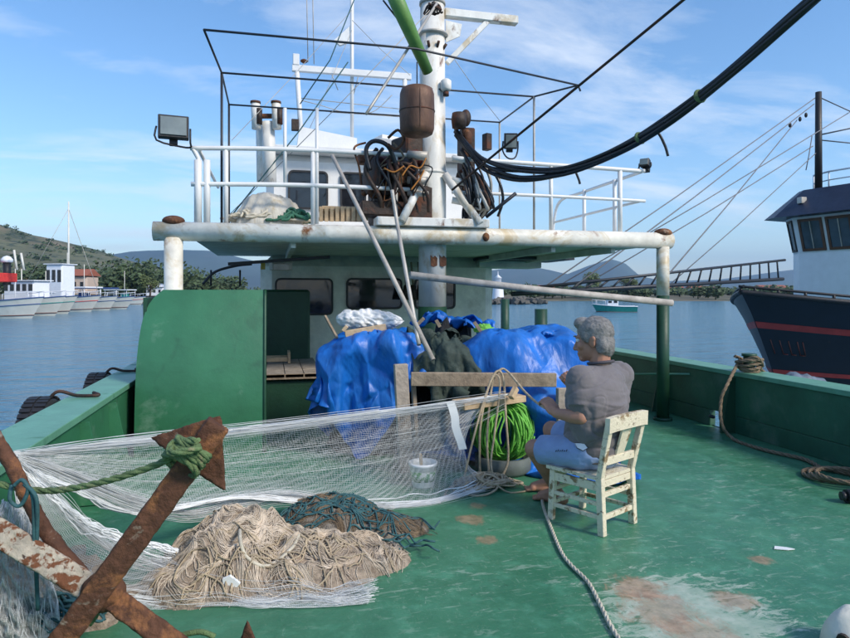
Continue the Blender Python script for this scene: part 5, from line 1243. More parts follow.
# ================================================================== CHAIR
Fd = V(*W(-.65, .76, 0)).normalized(); Rt = V(Fd.y, -Fd.x, 0)           # chair faces Fd; man's right is Rt
A_ = W(1.014, 3.676, 0); B_ = W(1.274, 3.833, 0); C_ = W(.804, 3.918, 0)
cw = .32; cd = .34
CO = A_ + Rt*(cw/2-.01)+Fd*cd/2                                        # chair centre on the deck
def ch(u, v, z): return CO+Rt*u+Fd*v+V(0, 0, z)
t = thing('chair', 'small white painted wooden chair with chipped paint under the seated man', 'chair', CO)
hw = cw/2; hd = cd/2; lt = .036
for sx_ in (-1, 1):
    mb = MB(); mb.bar(ch(sx_*hw, -hd-.015, 0), ch(sx_*hw, -hd, .33), lt, lt+.006, Fd); mb.bar(ch(sx_*hw, -hd, .325), ch(sx_*(hw+.014), -hd-.075, .665), lt, lt, Fd); part('leg', mb, m_chair, t, 'rear leg rising to the backrest')
    mb = MB(); mb.bar(ch(sx_*hw, hd+.01, 0), ch(sx_*(hw-.005), hd-.005, .31), lt, lt, Fd); part('leg', mb, m_chair, t)
    for z, tk in ((.10, .022), (.175, .022), (.275, .05)):
        mb = MB(); mb.bar(ch(sx_*(hw-.002), -hd+.01, z), ch(sx_*(hw-.002), hd-.01, z-.005), .018, tk); part('stretcher', mb, m_chair, t)
for v, z, tk in ((-hd-.012, .10, .028), (hd, .11, .024), (hd, .19, .022), (-hd, .225, .028), (-hd, .29, .04), (hd-.01, .285, .04)):
    mb = MB(); mb.bar(ch(-hw+.012, v, z), ch(hw-.012, v, z), .02, tk); part('stretcher', mb, m_chair, t)
mb = MB(); mb.prism([ch(-hw-.02, -hd-.01, .315), ch(hw+.02, -hd-.01, .315), ch(hw+.025, hd+.03, .315), ch(-hw-.025, hd+.03, .315)], (0, 0, .02)); part('seat', mb, m_chair, t)
# curved top rail
mb = MB(); g1 = []; 
for i in range(15):
    u = -1+2*i/14; g1.append((u*(hw+.04), -hd-.078-.018*(1-u*u), .70-.012*abs(u)**3))
vs = []
for (u, v, z) in g1:
    vs += [ch(u, v+.016, z), ch(u, v-.016, z), ch(u, v-.012, z-.085), ch(u, v+.018, z-.085)]
fs = []
for i in range(14):
    for k in range(4): fs.append((i*4+k, i*4+(k+1) % 4, (i+1)*4+(k+1) % 4, (i+1)*4+k))
fs += [(0, 1, 2, 3), (56, 57, 58, 59)]
mb.add(vs, fs); part('top_rail', mb, m_chair, t)
mb = MB(); mb.bar(ch(-hw+.008, -hd-.022, .425), ch(hw-.008, -hd-.022, .425), .022, .045); part('back_rail', mb, m_chair, t)
mb = MB(); mb.prism([ch(-.038, -hd-.028, .445), ch(.038, -hd-.028, .445), ch(.05, -hd-.085, .62), ch(-.05, -hd-.085, .62)], Fd*.014); part('splat', mb, m_chair, t)

# ================================================================== MAN
PEL = CO+V(0, 0, .335)
def b_(u, v, z): return PEL+Rt*u+Fd*v+V(0, 0, z)        # body frame: right, forward, up from the seat
hipL, hipR = b_(-.095, .0, .095), b_(.095, .0, .095)
kneeL = W(.700, 4.09, .395); kneeR = W(.855, 4.30, .47)
ankL = W(.875, 4.22, .085); ankR = W(.87, 4.44, .085)
toeL = W(.745, 4.31, .03); toeR = W(.725, 4.49, .03)
spine0 = b_(0, -.01, .12); spine1 = b_(0, -.035, .33); NECK = W(1.078, 3.915, .948)
shL = W(.925, 3.79, .882); shR = W(1.225, 4.03, .882)
elL = W(.915, 3.73, .665); wrL = W(.785, 3.83, .672)
elR = W(1.20, 4.27, .66); wrR = W(.99, 4.22, .775)
HC = W(1.035, 3.925, 1.104)                              # head centre
fd = V(*W(-.86, .48, 0)).normalized(); fd = (fd+V(0, 0, -.16)).normalized(); hr = fd.cross(V(0, 0, 1)).normalized(); hu = hr.cross(fd)
HM0 = Matrix((hr, fd, hu)).transposed(); HM = HM0*1.07
def hp(x, y, z): return HC+HM0 @ V(x, y, z)*1.07
man = thing('person', 'grey haired man in grey shirt and blue shorts sitting on white chair mending net', 'person', CO)
body = MB()
body.ell(hp(0, -.012, .035), (.074, .096, .092), HM, 20, 14).ell(hp(0, .03, -.045), (.058, .068, .072), HM, 16, 12).ell(hp(0, .072, -.095), (.033, .026, .022), HM)
body.caps(hp(0, .088, .01), hp(0, .112, -.035), .010, .015).ell(hp(.013, .10, -.04), (.010, .012, .009), HM).ell(hp(-.013, .10, -.04), (.010, .012, .009), HM)
body.ell(hp(0, .09, -.066), (.026, .014, .007), HM).ell(hp(0, .089, -.078), (.023, .014, .007), HM)
body.ell(hp(0, .078, .028), (.055, .02, .012), HM)
for s_ in (-1, 1):
    em = HM @ Matrix.Rotation(s_*.35, 3, 'Z'); body.ell(hp(s_*.076, -.012, -.008), (.010, .022, .033), em); body.ell(hp(s_*.08, -.02, .008), (.010, .018, .018), em)
    body.ell(hp(s_*.045, .062, -.02), (.024, .026, .026), HM)
body.caps(NECK+V(0, 0, -.05), hp(0, -.03, -.06), .066, .060)
# trunk (under the clothes), arms, legs
body.ell(b_(0, -.01, .12), (.145, .12, .11), Matrix((Rt, Fd, V(0, 0, 1))).transposed()).caps(spine0, spine1, .125, .13).caps(spine1, NECK+V(0, 0, -.12), .13, .11).caps(shL, shR, .058, .058)
for sh, el, wr in ((shL, elL, wrL), (shR, elR, wrR)):
    body.caps(sh, el, .053, .043).caps(el, el.lerp(wr, .35), .043, .044).caps(el.lerp(wr, .3), wr, .044, .029)
for hip, kn, an, toe in ((hipL, kneeL, ankL, toeL), (hipR, kneeR, ankR, toeR)):
    body.caps(hip, kn, .082, .060).ell(kn, (.062, .062, .062)).caps(kn, kn.lerp(an, .42)+(-Fd)*.012, .058, .058).caps(kn.lerp(an, .4)+(-Fd)*.012, an, .056, .036)
    hd_ = (toe-an); hd_.z = 0; hd_.normalize(); heel = an-hd_*.045; heel.z = .034
    ball = an+hd_*.115; ball.z = .032; side = V(-hd_.y, hd_.x, 0)
    body.caps(an, heel, .036, .032).caps(heel, ball, .032, .030).caps(an, ball+V(0, 0, .006), .034, .027).caps(ball-side*.022, ball+side*.022, .026, .024)
    for k in range(5):
        o_ = ball+side*(-.034+.017*k); tip = o_+hd_*(.062-.006*abs(k-1)*1.3); tip.z = .014; body.caps(o_+V(0, 0, -.008), tip, .012, .0105)
def hand(wr, d, pn, curl, spread=.018, thumb=None):
    """wr wrist, d pointing direction, pn palm normal (palm side)"""
    d = d.normalized(); pn = (pn-d*pn.dot(d)).normalized(); s_ = d.cross(pn)
    body.caps(wr, wr+d*.03, .028, .030)
    for k in range(4):
        o0 = wr+d*.02+s_*(-.027+.018*k); o1 = wr+d*.088+s_*(-.030+.020*k); body.caps(o0, o1, .0145, .0125)
        L_ = (.040, .045, .043, .034)[k]; p_ = o1; ang = curl[0]
        for seg in range(3):
            dd = d*math.cos(ang)+pn*math.sin(ang); q_ = p_+dd*L_*(1, .68, .55)[seg]; body.caps(p_, q_, .0095-.0008*seg, .009-.0008*seg); p_ = q_; ang += curl[1]
    th = s_*(-1 if thumb is None else thumb); p0 = wr+d*.025+th*.026+pn*.008; p1 = p0+(d*.6+th*.55+pn*.5).normalized()*.042; p2 = p1+(d*.75+th*.0+pn*.65).normalized()*.032; p3 = p2+(d*.8-th*.3+pn*.5).normalized()*.025
    body.caps(wr+d*.01+th*.01, p0, .020, .016).caps(p0, p1, .0145, .0115).caps(p1, p2, .011, .010).caps(p2, p3, .010, .009)
dL = (HAND_L-wrL); hand(wrL, dL+V(0, 0, .02), V(0, 0, -1)*.5+(-toC)*.0+W(.1, .6, -.3), (.55, .75), thumb=-1)
hand(wrR, W(-.55, -.05, .6), W(-.2, -.75, .1), (.7, .8), thumb=1)
OFFM = CO
bme = remesh('body', body, .0052, 4); OFF_b = shift(bme, OFFM); part('body', bme, m_skin, man)
# hair
hair = MB(); hair.ell(hp(0, -.022, .045), (.083, .104, .092), HM, 22, 14).ell(hp(0, -.066, -.015), (.070, .050, .092), HM, 18, 12).ell(hp(0, .045, .105), (.056, .05, .034), HM)
for s_ in (-1, 1): hair.ell(hp(s_*.068, .015, .03), (.013, .03, .035), HM).ell(hp(s_*.062, -.055, -.03), (.02, .035, .05), HM)
hme = remesh('hair', hair, .0055, 3, lambda p: .003*mnoise.noise(p*60)+.004*mnoise.noise(p*22)); shift(hme, OFFM)
ho = part('hair', hme, m_hair, man)
rs = random.Random(31); mb = MB(); vsn = [(v.co+OFFM, v.normal.copy()) for v in hme.vertices]
m_hair2 = M('light_grey_hair', (.33, .32, .305), .7, var=.4, scale=60, bump=0)
mb2 = MB()
for k in range(5200):
    p, n_ = vsn[int(rs.random()*len(vsn))]; dn_ = (hu*-.55-fd*.75+hr*rs.uniform(-.4, .4)+V(rs.gauss(0, .2), rs.gauss(0, .2), rs.gauss(0, .2))); 
    if (p-HC).dot(hu) > .05 and (p-HC).dot(fd) > 0: dn_ = fd*.2+hr*.5+hu*.3+V(rs.gauss(0, .4), rs.gauss(0, .4), rs.gauss(0, .3))
    tg_ = dn_-n_*dn_.dot(n_); tg_.normalize(); sd_ = n_.cross(tg_); L_ = rs.uniform(.010, .024); w_ = .0009
    q1 = p+tg_*L_*.5+n_*L_*.16; q2 = p+tg_*L_+n_*L_*.08
    (mb if rs.random() < .5 else mb2).add([p-sd_*w_, p+sd_*w_, q1+sd_*w_*.8, q1-sd_*w_*.8, q2], [(0, 1, 2, 3), (3, 2, 4)], True)
part('hair_strands', mb, m_hair, ho, kind='stuff'); part('hair_strands', mb2, m_hair2, ho, kind='stuff')
eb = MB()
for s_ in (-1, 1): eb.ell(hp(s_*.033, .093, .036), (.019, .008, .005), HM)
part('eyebrows', eb, m_hair, man)
for s_ in (-1, 1):
    e = MB(); e.ell(hp(s_*.031, .079, .012), (.0125, .0125, .0125), HM); eo = part('eye', e, m_plastic, man); e = MB(); e.ell(hp(s_*.031, .0875, .011), (.006, .005, .006), HM); part('iris', e, m_dark, eo)
st = MB(); st.ell(hp(0, .032, -.058), (.0605, .0695, .066), HM, 20, 14)
# shirt
BM_ = Matrix((Rt, Fd, V(0, 0, 1))).transposed()
s = MB(); s.fru(b_(0, -.03, .10), b_(0, -.05, .42), .165, .172, 28).fru(b_(0, .03, .13), b_(0, .01, .36), .152, .135, 24)
s.ell(b_(0, -.04, .42), (.245, .16, .175), BM_, 24, 14).caps(shL+V(0, 0, -.02), shR+V(0, 0, -.02), .092, .092, 18).ell(NECK+V(0, 0, -.085)-Fd*.015, (.17, .115, .085), BM_, 20, 12)
s.caps(b_(-.11, -.04, .3), shL+V(0, 0, -.06), .11, .08).caps(b_(.11, -.04, .3), shR+V(0, 0, -.06), .11, .08)
s.caps(b_(-.09, -.06, .24), b_(-.1, -.07, .42), .11, .12).caps(b_(.09, -.06, .24), b_(.1, -.07, .42), .11, .12)
for sh, el in ((shL, elL), (shR, elR)): s.fru(sh+(sh-el)*.05, sh.lerp(el, .72), .088, .082, 20).ell(sh, (.09, .09, .085))
s.fru(b_(0, -.012, .055), b_(0, -.02, .2), .165, .170, 28)
s.fru(NECK+V(0, 0, -.06), NECK+V(0, 0, .010)+fd*.008, .088, .072, 22)
def cre(p):
    q = p-PEL; w_ = mnoise.fractal(Vector((q.x*5, q.y*5, q.z*16)), 1, 2, 3); z_ = q.z; cr1 = abs(mnoise.noise(Vector((q.x*3.2+z_*2.2, q.y*3.2, z_*7.5)))); cr2 = abs(mnoise.noise(Vector((q.x*5-z_*4, q.y*5+3, z_*9+7)))); return .004*w_-.009*max(0, 1-cr1/.10)*max(0, 1-abs(z_-.2)/.35)-.005*max(0, 1-cr2/.09)
sme = remesh('shirt', s, .0055, 14, cre); shift(sme, OFFM); so = part('shirt', sme, m_shirt, man)
mb = MB(); mb.rope([NECK+V(0, 0, .02)+BM_ @ V(math.cos(a)*.072, math.sin(a)*.075, -.012*math.sin(a)) for a in np.linspace(R(110), R(430), 14)], .010, 7, 3); part('collar', mb, M('collar_cotton', (.075, .068, .08), .9), so)
# shorts
s = MB(); s.ell(b_(0, -.015, .09), (.178, .165, .10), BM_, 22, 12)
s.fru(hipL, hipL.lerp(kneeL, .84), .102, .090, 22).ell(hipL, (.106, .106, .1)); s.ell(hipR, (.106, .106, .1)); s.fru(hipR, hipR.lerp(kneeR, .84), .102, .090, 22)
s.ell(b_(0, .12, .09), (.14, .10, .08), BM_, 18, 10)
sme = remesh('shorts', s, .0065, 4, lambda p: .005*mnoise.fractal(p*14, 1, 2, 3)); shift(sme, OFFM); sh_o = part('shorts', sme, m_shorts, man)
# pocket patch and small dark embroidered word on the shorts leg
def on_leg(px, py, f0=3.4):
    d = ray(px, py); a = hipL-(kneeL-hipL)*.1; bq = hipL.lerp(kneeL, .84); f = f0
    while f < 4.4:
        p = CAM+d*f; tt = max(0, min(1, (p-a).dot(bq-a)/(bq-a).length_squared)); r_ = .108+(.086-.108)*tt
        if (p-(a+(bq-a)*tt)).length < r_+.007: return p
        f += .004
    return CAM+d*3.75
pk = [(575, 443), (584, 443), (588, 448), (583, 451), (577, 448)]
mb = MB(); q_ = [on_leg(*p) for p in pk]; mb.prism(q_, -toC*.004); part('pocket_patch', mb, m_plastic, sh_o)
mb = MB(); mb.tube(q_, .0025, 4, closed=True); part('pocket_piping', mb, m_frame, sh_o)
mb = MB()
for k in range(6):
    a = on_leg(555.5+k*2.1, 451.6); c = on_leg(556.6+k*2.1, 449.6 if k % 2 else 450.4); mb.tube([a, c], .0022, 4)
part('embroidered_word', mb, m_frame, sh_o)
# netting needle in the raised hand
solo('netting_needle', MB().bar(D(566, 382, 4.12), D(585, 372, 4.05), .012, .006), m_plastic, 'thin white netting needle in the man\'s raised hand', 'needle')

# ================================================================== NEIGHBOURING SHIP
hdv = W(-.90, -.43, 0).normalized(); pt = W(.43, -.90, 0).normalized(); BOW = D(741, 287, 13.0); BOW.z = 0
ship = thing('moored_ship', 'dark navy fishing ship with red stripe and white wheelhouse moored at right', 'ship', (BOW.x, BOW.y, -1))
def halfb(tt): return 2.5*(1-(1-min(tt, 5)/5)**2.3)
def deckz(tt): return 1.40-.16*min(tt, 3.2)+.012*min(tt, 3.2)**2
def hullpt(tt, k, sd_):
    """k 0 deck .. 1 keel; sd_ +1 port -1 starboard; flared bow with raked stem"""
    z = deckz(tt)*(1-k)+(-1.3)*k; rake = 1.45*k**.85; t2 = tt+rake*(max(0, 1-tt/6)); b2 = halfb(tt)*(1-.48*k**.9*max(0, 1-tt/7))
    return V(BOW.x, BOW.y, z)-hdv*t2+pt*sd_*b2
KS = [0, .10, .20, .215, .275, .29, .45, .6, .72, .735, .785, .80, 1]
def band(k0, k1, name, mat, off=0.):
    mb = MB()
    for sd_ in (1, -1):
        g = []
        for i in range(49):
            tt = (i/48)**1.6*10; g.append([hullpt(tt, k0+(k1-k0)*j/6, sd_)+pt*sd_*off-(-hdv*0) for j in range(7)])
        mb.sheet(g)
    return part(name, mb, mat, ship)
band(0, 1, 'hull', m_navy)
band(.225, .275, 'upper_stripe', m_red, .012)
band(.60, .635, 'lower_stripe', m_red, .012)
for sd_ in (1, -1):
    mb = MB(); mb.tube([hullpt((i/40)**1.6*10, 0, sd_)+V(0, 0, .0) for i in range(41)], .05, 8); part('gunwale', mb, m_black, ship)
    mb = MB(); mb.tube([hullpt((i/30)**1.5*4, 0, sd_)+V(0, 0, .12)-pt*sd_*.06 for i in range(31)], .03, 6); part('bow_rail', mb, m_black, ship)
    for i in range(1, 11):
        p = hullpt((i/10)**1.3*4, 0, sd_)-pt*sd_*.06; mb = MB(); mb.tube([p, p+V(0, 0, .12)], .03, 6); part('rail_stanchion', mb, m_black, ship)
mb = MB(); mb.sheet([[hullpt((i/30)**1.5*10, .12, -1), hullpt((i/30)**1.5*10, .12, 1)] for i in range(31)]); part('foredeck', mb, m_green, ship)
# wheelhouse with forward-raked front
def sp_(tt, s_, z): return V(BOW.x, BOW.y, z)-hdv*tt+pt*s_
z0, z1, z2 = .6, 2.32, 3.17
tf = 3.3; hwid = 1.35; rk = .22
mb = MB(); P0 = [sp_(tf+.3, -hwid, z0), sp_(tf, -hwid+.35, z0), sp_(tf, hwid-.35, z0), sp_(tf+.3, hwid, z0), sp_(tf+5, hwid, z0), sp_(tf+5, -hwid, z0)]
mb.prism(P0, (0, 0, z1-z0)); wh = part('wheelhouse', mb, m_shipw, ship)
mb = MB(); lo = [sp_(tf+.3, -hwid, z1), sp_(tf, -hwid+.35, z1), sp_(tf, hwid-.35, z1), sp_(tf+.3, hwid, z1), sp_(tf+5, hwid, z1), sp_(tf+5, -hwid, z1)]
hi = [sp_(tf+.3-rk, -hwid-.04, z2), sp_(tf-rk, -hwid+.33, z2), sp_(tf-rk, hwid-.33, z2), sp_(tf+.3-rk, hwid+.04, z2), sp_(tf+5, hwid+.04, z2), sp_(tf+5, -hwid-.04, z2)]
mb.add(lo+hi, [tuple((i, (i+1) % 6, 6+(i+1) % 6, 6+i)) for i in range(6)]); part('window_band', mb, m_shipw, ship)
def shipwin(i, a, c, fr=m_brownframe):
    j = (i+1) % 6
    def q(s_, k): return (lo[i]*(1-s_)+lo[j]*s_)*(1-k)+(hi[i]*(1-s_)+hi[j]*s_)*k
    n_ = (lo[j]-lo[i]).cross(hi[i]-lo[i]).normalized()
    cen = (lo[i]+lo[j])/2; 
    if n_.dot(cen-sp_(tf+2.5, 0, z1)) < 0: n_ = -n_
    mb = MB(); out = [q(a, .06), q(c, .06), q(c, .94), q(a, .94)]; ins = [q(a+(c-a)*.1, .13), q(c-(c-a)*.1, .13), q(c-(c-a)*.1, .87), q(a+(c-a)*.1, .87)]
    o_ = [p+n_*.03 for p in out]+[p+n_*.03 for p in ins]+[p-n_*.01 for p in out]+[p-n_*.01 for p in ins]
    fs = []
    for k in range(4):
        r_ = (k+1) % 4; fs += [(k, r_, 4+r_, 4+k), (8+k, 8+r_, r_, k), (4+k, 4+r_, 12+r_, 12+k)]
    mb.add(o_, fs); wd = part('window', mb, fr, ship)
    mb = MB(); mb.prism([p+n_*.012 for p in ins], n_*-.008); part('pane', mb, M('ship_glass', (.06, .085, .11), .08, bump=0, var=.2), wd)
    mid0 = (ins[0]+ins[1])/2+n_*.018; mid1 = (ins[2]+ins[3])/2+n_*.018
    if i == 1: mb = MB(); mb.bar(mid0, mid1, .02, .03, n_); part('mullion', mb, m_pipe, wd)
shipwin(0, .12, .88, m_frame); shipwin(1, .06, .34); shipwin(1, .38, .66); shipwin(1, .70, .96); shipwin(2, .1, .9)
mb = MB(); top = [sp_(tf+.5-rk, -hwid+.15, z2+.68), sp_(tf+.32-rk, -hwid+.40, z2+.68), sp_(tf+.32-rk, hwid-.40, z2+.68), sp_(tf+.5-rk, hwid-.15, z2+.68), sp_(tf+4.6, hwid-.1, z2+.68), sp_(tf+4.6, -hwid+.1, z2+.68)]
ov = [sp_(tf+.2-rk-.3, -hwid-.34, z2), sp_(tf-rk-.42, -hwid+.15, z2), sp_(tf-rk-.42, hwid-.15, z2), sp_(tf+.2-rk-.3, hwid+.34, z2), sp_(tf+5.2, hwid+.3, z2), sp_(tf+5.2, -hwid-.3, z2)]
mb.add(ov+top, [tuple(range(6)), tuple(reversed(range(6, 12)))]+[(i, (i+1) % 6, 6+(i+1) % 6, 6+i) for i in range(6)]); part('visor_roof', mb, m_visor, ship)
mb = MB(); mb.box(sp_(tf-rk-.05, -.75, z2+.38), (.16, .14, .15)); part('lamp', mb, m_pipe, ship)
zr = z2+.68
mb = MB(); mb.tube([sp_(tf+.7, -1.1, zr+.42), sp_(tf+.5, -.6, zr+.42), sp_(tf+.5, .8, zr+.42), sp_(tf+.7, 1.1, zr+.42), sp_(tf+3.5, 1.1, zr+.42)], .022, 7); part('roof_rail', mb, m_shipw, ship)
mb = MB(); mb.tube([sp_(tf+.7, -1.1, zr+.22), sp_(tf+.5, -.6, zr+.22), sp_(tf+.5, .8, zr+.22), sp_(tf+3.5, 1.1, zr+.22)], .015, 7); part('roof_rail', mb, m_shipw, ship)
for (a, c) in ((.7, -1.1), (.5, -.6), (.5, 0), (.5, .8)):
    mb = MB(); mb.tube([sp_(tf+a, c, zr), sp_(tf+a, c, zr+.42)], .018, 6); part('rail_post', mb, m_shipw, ship)
mb = MB(); mb.sheet(lump(sp_(tf+1.2, .5, zr), .6, .5, .22, 2, .2)); part('roof_tender', mb, m_shipw, ship)
mf = 15.2; m_rig = M('rigging_wire', (.16, .16, .17), .6, bump=0)
mb = MB(); mtop = D(818.5, 92, mf); mb.tube([D(818.5, 190, mf), mtop], [.085, .07], 12); part('mast', mb, m_black, ship)
for (x0, y0, x1, y1, f1, r_) in ((815, 98, 540, 290, 10.0, .012), (814, 104, 575, 286, 9.0, .012), (797, 120, 655, 290, 9.5, .012), (850, 112, 560, 285, 12.0, .012), (813, 146, 600, 276, 12, .012), (817, 152, 660, 293, 12, .010), (819, 97, 900, 130, 15, .014), (819, 135, 880, 118, 15, .018), (820, 140, 900, 144, 15, .016), (812, 136, 806, 170, 15, .012)):
    mb = MB(); mb.tube([D(x0, y0, mf), D((x0+x1)/2, (y0+y1)/2+2, (mf+f1)/2), D(x1, y1, f1)], r_, 5); part('rigging_line', mb, m_rig, ship)
for x, y in ((806, 115), (790, 125), (800, 119)):
    mb = MB(); mb.ell(D(x, y, mf-.1), (.035, .035, .06)); part('block', mb, m_black, ship)
# name letters on the bow (only the last strokes can be read)
def letter(tt0, strokes, w_):
    mb = MB()
    for (a, k0, c, k1) in strokes:
        mb.tube([hullpt(tt0+a*w_, k0, 1)+pt*.02, hullpt(tt0+c*w_, k1, 1)+pt*.02], .011, 5)
    part('bow_letter', mb, m_redmach, ship)
for i in range(4): letter(.12+.13*i, [(0, .36, 0, .47)]+([(0, .47, .7, .47)] if i in (1, 2) else [])+([(0, .47, .8, .47), (.8, .47, .8, .36)] if i == 3 else []), .10)
# grey fender between the hulls
fc = D(800, 386, 9.5)
mb = MB(); g = lump((fc.x, fc.y, -1.0), .75, .5, fc.z+1.0+.18, 6, .12, 2, 40, 16); mb.sheet(g); solo('hull_fender', mb, m_blueplast, 'grey blue covered fender floating below the navy bow', 'fender')
# boarding ladder
t = thing('gangway_ladder', 'dark metal ladder spanning from the cabin to the navy bow', 'ladder', D(660, 285, 11.5))
L0, L1, U0, U1 = D(512, 294, 9.2), D(783, 279, 12.6), D(540, 287, 9.4), D(785, 260, 12.5)
mb = MB(); mb.tube([L0, L1], .035, 7); part('rail', mb, m_blackpipe, t); mb = MB(); mb.tube([U0, U1], .024, 7); part('rail', mb, m_blackpipe, t)
for k in range(22):
    s_ = (k+.5)/22; mb = MB(); mb.tube([L0.lerp(L1, s_), U0.lerp(U1, max(0, s_-.02))], .016, 6); part('rung', mb, m_blackpipe, t)

# ================================================================== FAR THINGS
m_hullw = M('boat_white', (.66, .64, .57), .5, var=.1, scale=1, c2=(.4, .36, .28), amt=.25, c2scale=.8, soft=.3); m_hullb = M('boat_bottom', (.12, .04, .03), .6)
m_aw = {'red': M('red_canvas', (.55, .035, .03), .7), 'blue': M('blue_canvas', (.03, .07, .22), .7), 'white': m_shipw, 'teal': M('teal_hull', (.02, .24, .21), .5)}
def small_boat(px, f, length, head, hgt, label, cabin=None, awning=None, hullm=m_hullw, mastz=None, canopy=None, cab_t=(.25, .6)):
    """bow tip stands at px; head = bow direction in camera frame"""
    hv = W(*head, 0).normalized(); pv = V(hv.y, -hv.x, 0); bow = D(px, HY, f); bow.z = -1
    t = thing('moored_boat', label, 'boat', bow, 'small boats in the harbour'); wd = length*.16
    def hb(s): return wd*(1-(1-min(1, s/.55))**2.2)*(1-.12*max(0, s-.55))
    def pnt(s, k, sd_): z = -1+hgt*(1.0-.28*math.sin(min(1, s*1.25)*math.pi/2))*(1-k)-.25*k; return bow-hv*(s*length+.13*length*k*max(0, 1-s*1.6))+pv*sd_*hb(s)*(1-.45*k)+V(0, 0, z+1)
    mb = MB()
    for sd_ in (-1, 1): mb.sheet([[pnt((i/16)**1.3, k/6, sd_) for k in range(7)] for i in range(17)])
    mb.sheet([[pnt(1, k/6, -1), pnt(1, k/6, 1)] for k in range(7)]); part('hull', mb, hullm, t)
    mb = MB(); mb.sheet([[pnt((i/16)**1.3, .13, -1), pnt((i/16)**1.3, .13, 1)] for i in range(17)]); part('deck', mb, m_hullw, t)
    mb = MB()
    for sd_ in (-1, 1): mb.tube([pnt((i/16)**1.3, .0, sd_) for i in range(17)], .05, 5)
    part('gunwale', mb, m_aw['blue'] if hullm is m_hullw else m_shipw, t)
    mb = MB()
    for sd_ in (-1, 1): mb.tube([pnt((i/16)**1.3, .75, sd_) for i in range(17)], .05, 5)
    part('boot_line', mb, m_hullb, t)
    zd = -1+hgt*.75; rot = math.atan2(hv.y, hv.x)
    if cabin:
        cl, cwid, chh = cabin; c = bow-hv*length*(cab_t[0]+cab_t[1])/2; mb = MB(); mb.box((c.x, c.y, zd+chh/2), (cl, cwid, chh), rot); cb_ = part('cabin', mb, m_shipw, t)
        mb = MB(); mb.box((c.x, c.y, zd+chh+.05), (cl*1.12, cwid*1.15, .09), rot); part('cabin_roof', mb, m_shipw, t)
        nw = max(2, int(cl/.7))
        for sd_ in (-1, 1):
            for k in range(nw):
                p = c+hv*((k+.5)/nw-.5)*cl+pv*sd_*(cwid/2+.005); mb = MB(); mb.box((p.x, p.y, zd+chh*.68), (cl/nw*.62, .04, chh*.34), rot); part('window', mb, m_glass, t)
    if awning:
        colr, al, az = awning; c = bow-hv*length*.55; mb = MB(); mb.box((c.x, c.y, az), (al, wd*2.1, .85), rot); part('awning', mb, m_aw[colr], t)
        for sd_ in (-1, 1):
            for e in (-1, 1): p = c+hv*e*al*.47+pv*sd_*wd*.95; mb = MB(); mb.tube([(p.x, p.y, zd), (p.x, p.y, az)], .05, 5); part('awning_post', mb, m_shipw, t)
    if canopy:
        c = bow-hv*length*.6; mb = MB(); mb.box((c.x, c.y, zd+1.6), (length*.55, wd*1.9, .16), rot); part('canopy', mb, m_aw[canopy], t)
        for sd_ in (-1, 1):
            for e in (-1, 0, 1): p = c+hv*e*length*.25+pv*sd_*wd*.85; mb = MB(); mb.tube([(p.x, p.y, zd), (p.x, p.y, zd+1.6)], .04, 5); part('canopy_post', mb, m_shipw, t)
    for sd_ in (-1, 1):
        mb = MB(); mb.tube([pnt(s_, 0, sd_)+V(0, 0, .55) for s_ in (.0, .04, .1, .18, .28)], .03, 4); part('bow_rail', mb, m_shipw, t)
        for s_ in (.0, .1, .28): mb = MB(); p = pnt(s_, 0, sd_); mb.tube([p, p+V(0, 0, .55)], .025, 4); part('rail_post', mb, m_shipw, t)
    if length > 8:
        c = bow-hv*length*random.Random(px).uniform(.45, .8); hh_ = random.Random(px+1).uniform(3, 6.5); mb = MB(); mb.tube([(c.x, c.y, zd), (c.x, c.y, zd+hh_)], .05, 5); part('aerial', mb, m_hullw, t)
        mb = MB(); mb.box((c.x, c.y, zd+.5), (1.2, 1.0, .9), rot+.2); part('deck_gear', mb, m_aw[random.Random(px+2).choice(('blue', 'teal', 'red'))], t)
        mb = MB()
        for sd_ in (-1, 1): mb.tube([pnt((i/16)**1.3, .28, sd_) for i in range(17)], .045, 5)
        part('side_stripe', mb, m_aw[random.Random(px+5).choice(('blue', 'teal', 'red'))], t)
    if mastz:
        c = bow-hv*length*.38; mb = MB(); mb.tube([(c.x, c.y, zd), (c.x, c.y, mastz)], [.13, .08], 8); part('mast', mb, m_hullw, t)
        for q in (bow+V(0, 0, hgt+0), bow-hv*length):
            mb = MB(); mb.tube([(c.x, c.y, mastz*.93), (q.x, q.y, zd)], .03, 4); part('stay', mb, m_pipe, t)
        mb = MB(); mb.box((c.x-hv.x*1.6, c.y-hv.y*1.6, zd+1.3), (3.0, .35, .3), rot); part('furled_sail', mb, m_aw['blue'], t)
    return t
small_boat(44, 58, 11, (.98, -.2), 1.95, 'white boat with red awning at the left edge', awning=('red', 2.9, 2.75))
small_boat(66, 64, 11, (.98, -.2), 2.0, 'second white boat from the left with long white cabin', cabin=(3.6, 2.2, 2.0), cab_t=(.28, .55))
small_boat(78, 70, 11, (.98, -.2), 2.0, 'white boat with a tall square wheelhouse near the sail mast', cabin=(2.1, 2.0, 3.9), cab_t=(.06, .34))
small_boat(101, 78, 12, (.98, -.2), 2.0, 'white sailing boat with tall bare mast and blue furled sail', mastz=12.6)
small_boat(118, 84, 11, (.98, -.2), 1.9, 'white boat with pale canopy second from the end of the moored row', canopy='white')
small_boat(135, 90, 12, (.98, -.2), 1.8, 'white boat with its bow farthest right in the moored row', canopy='blue')
small_boat(146, 118, 9, (.98, -.2), 1.6, 'tiny white boat moored beyond the row near the green hood', canopy='white')
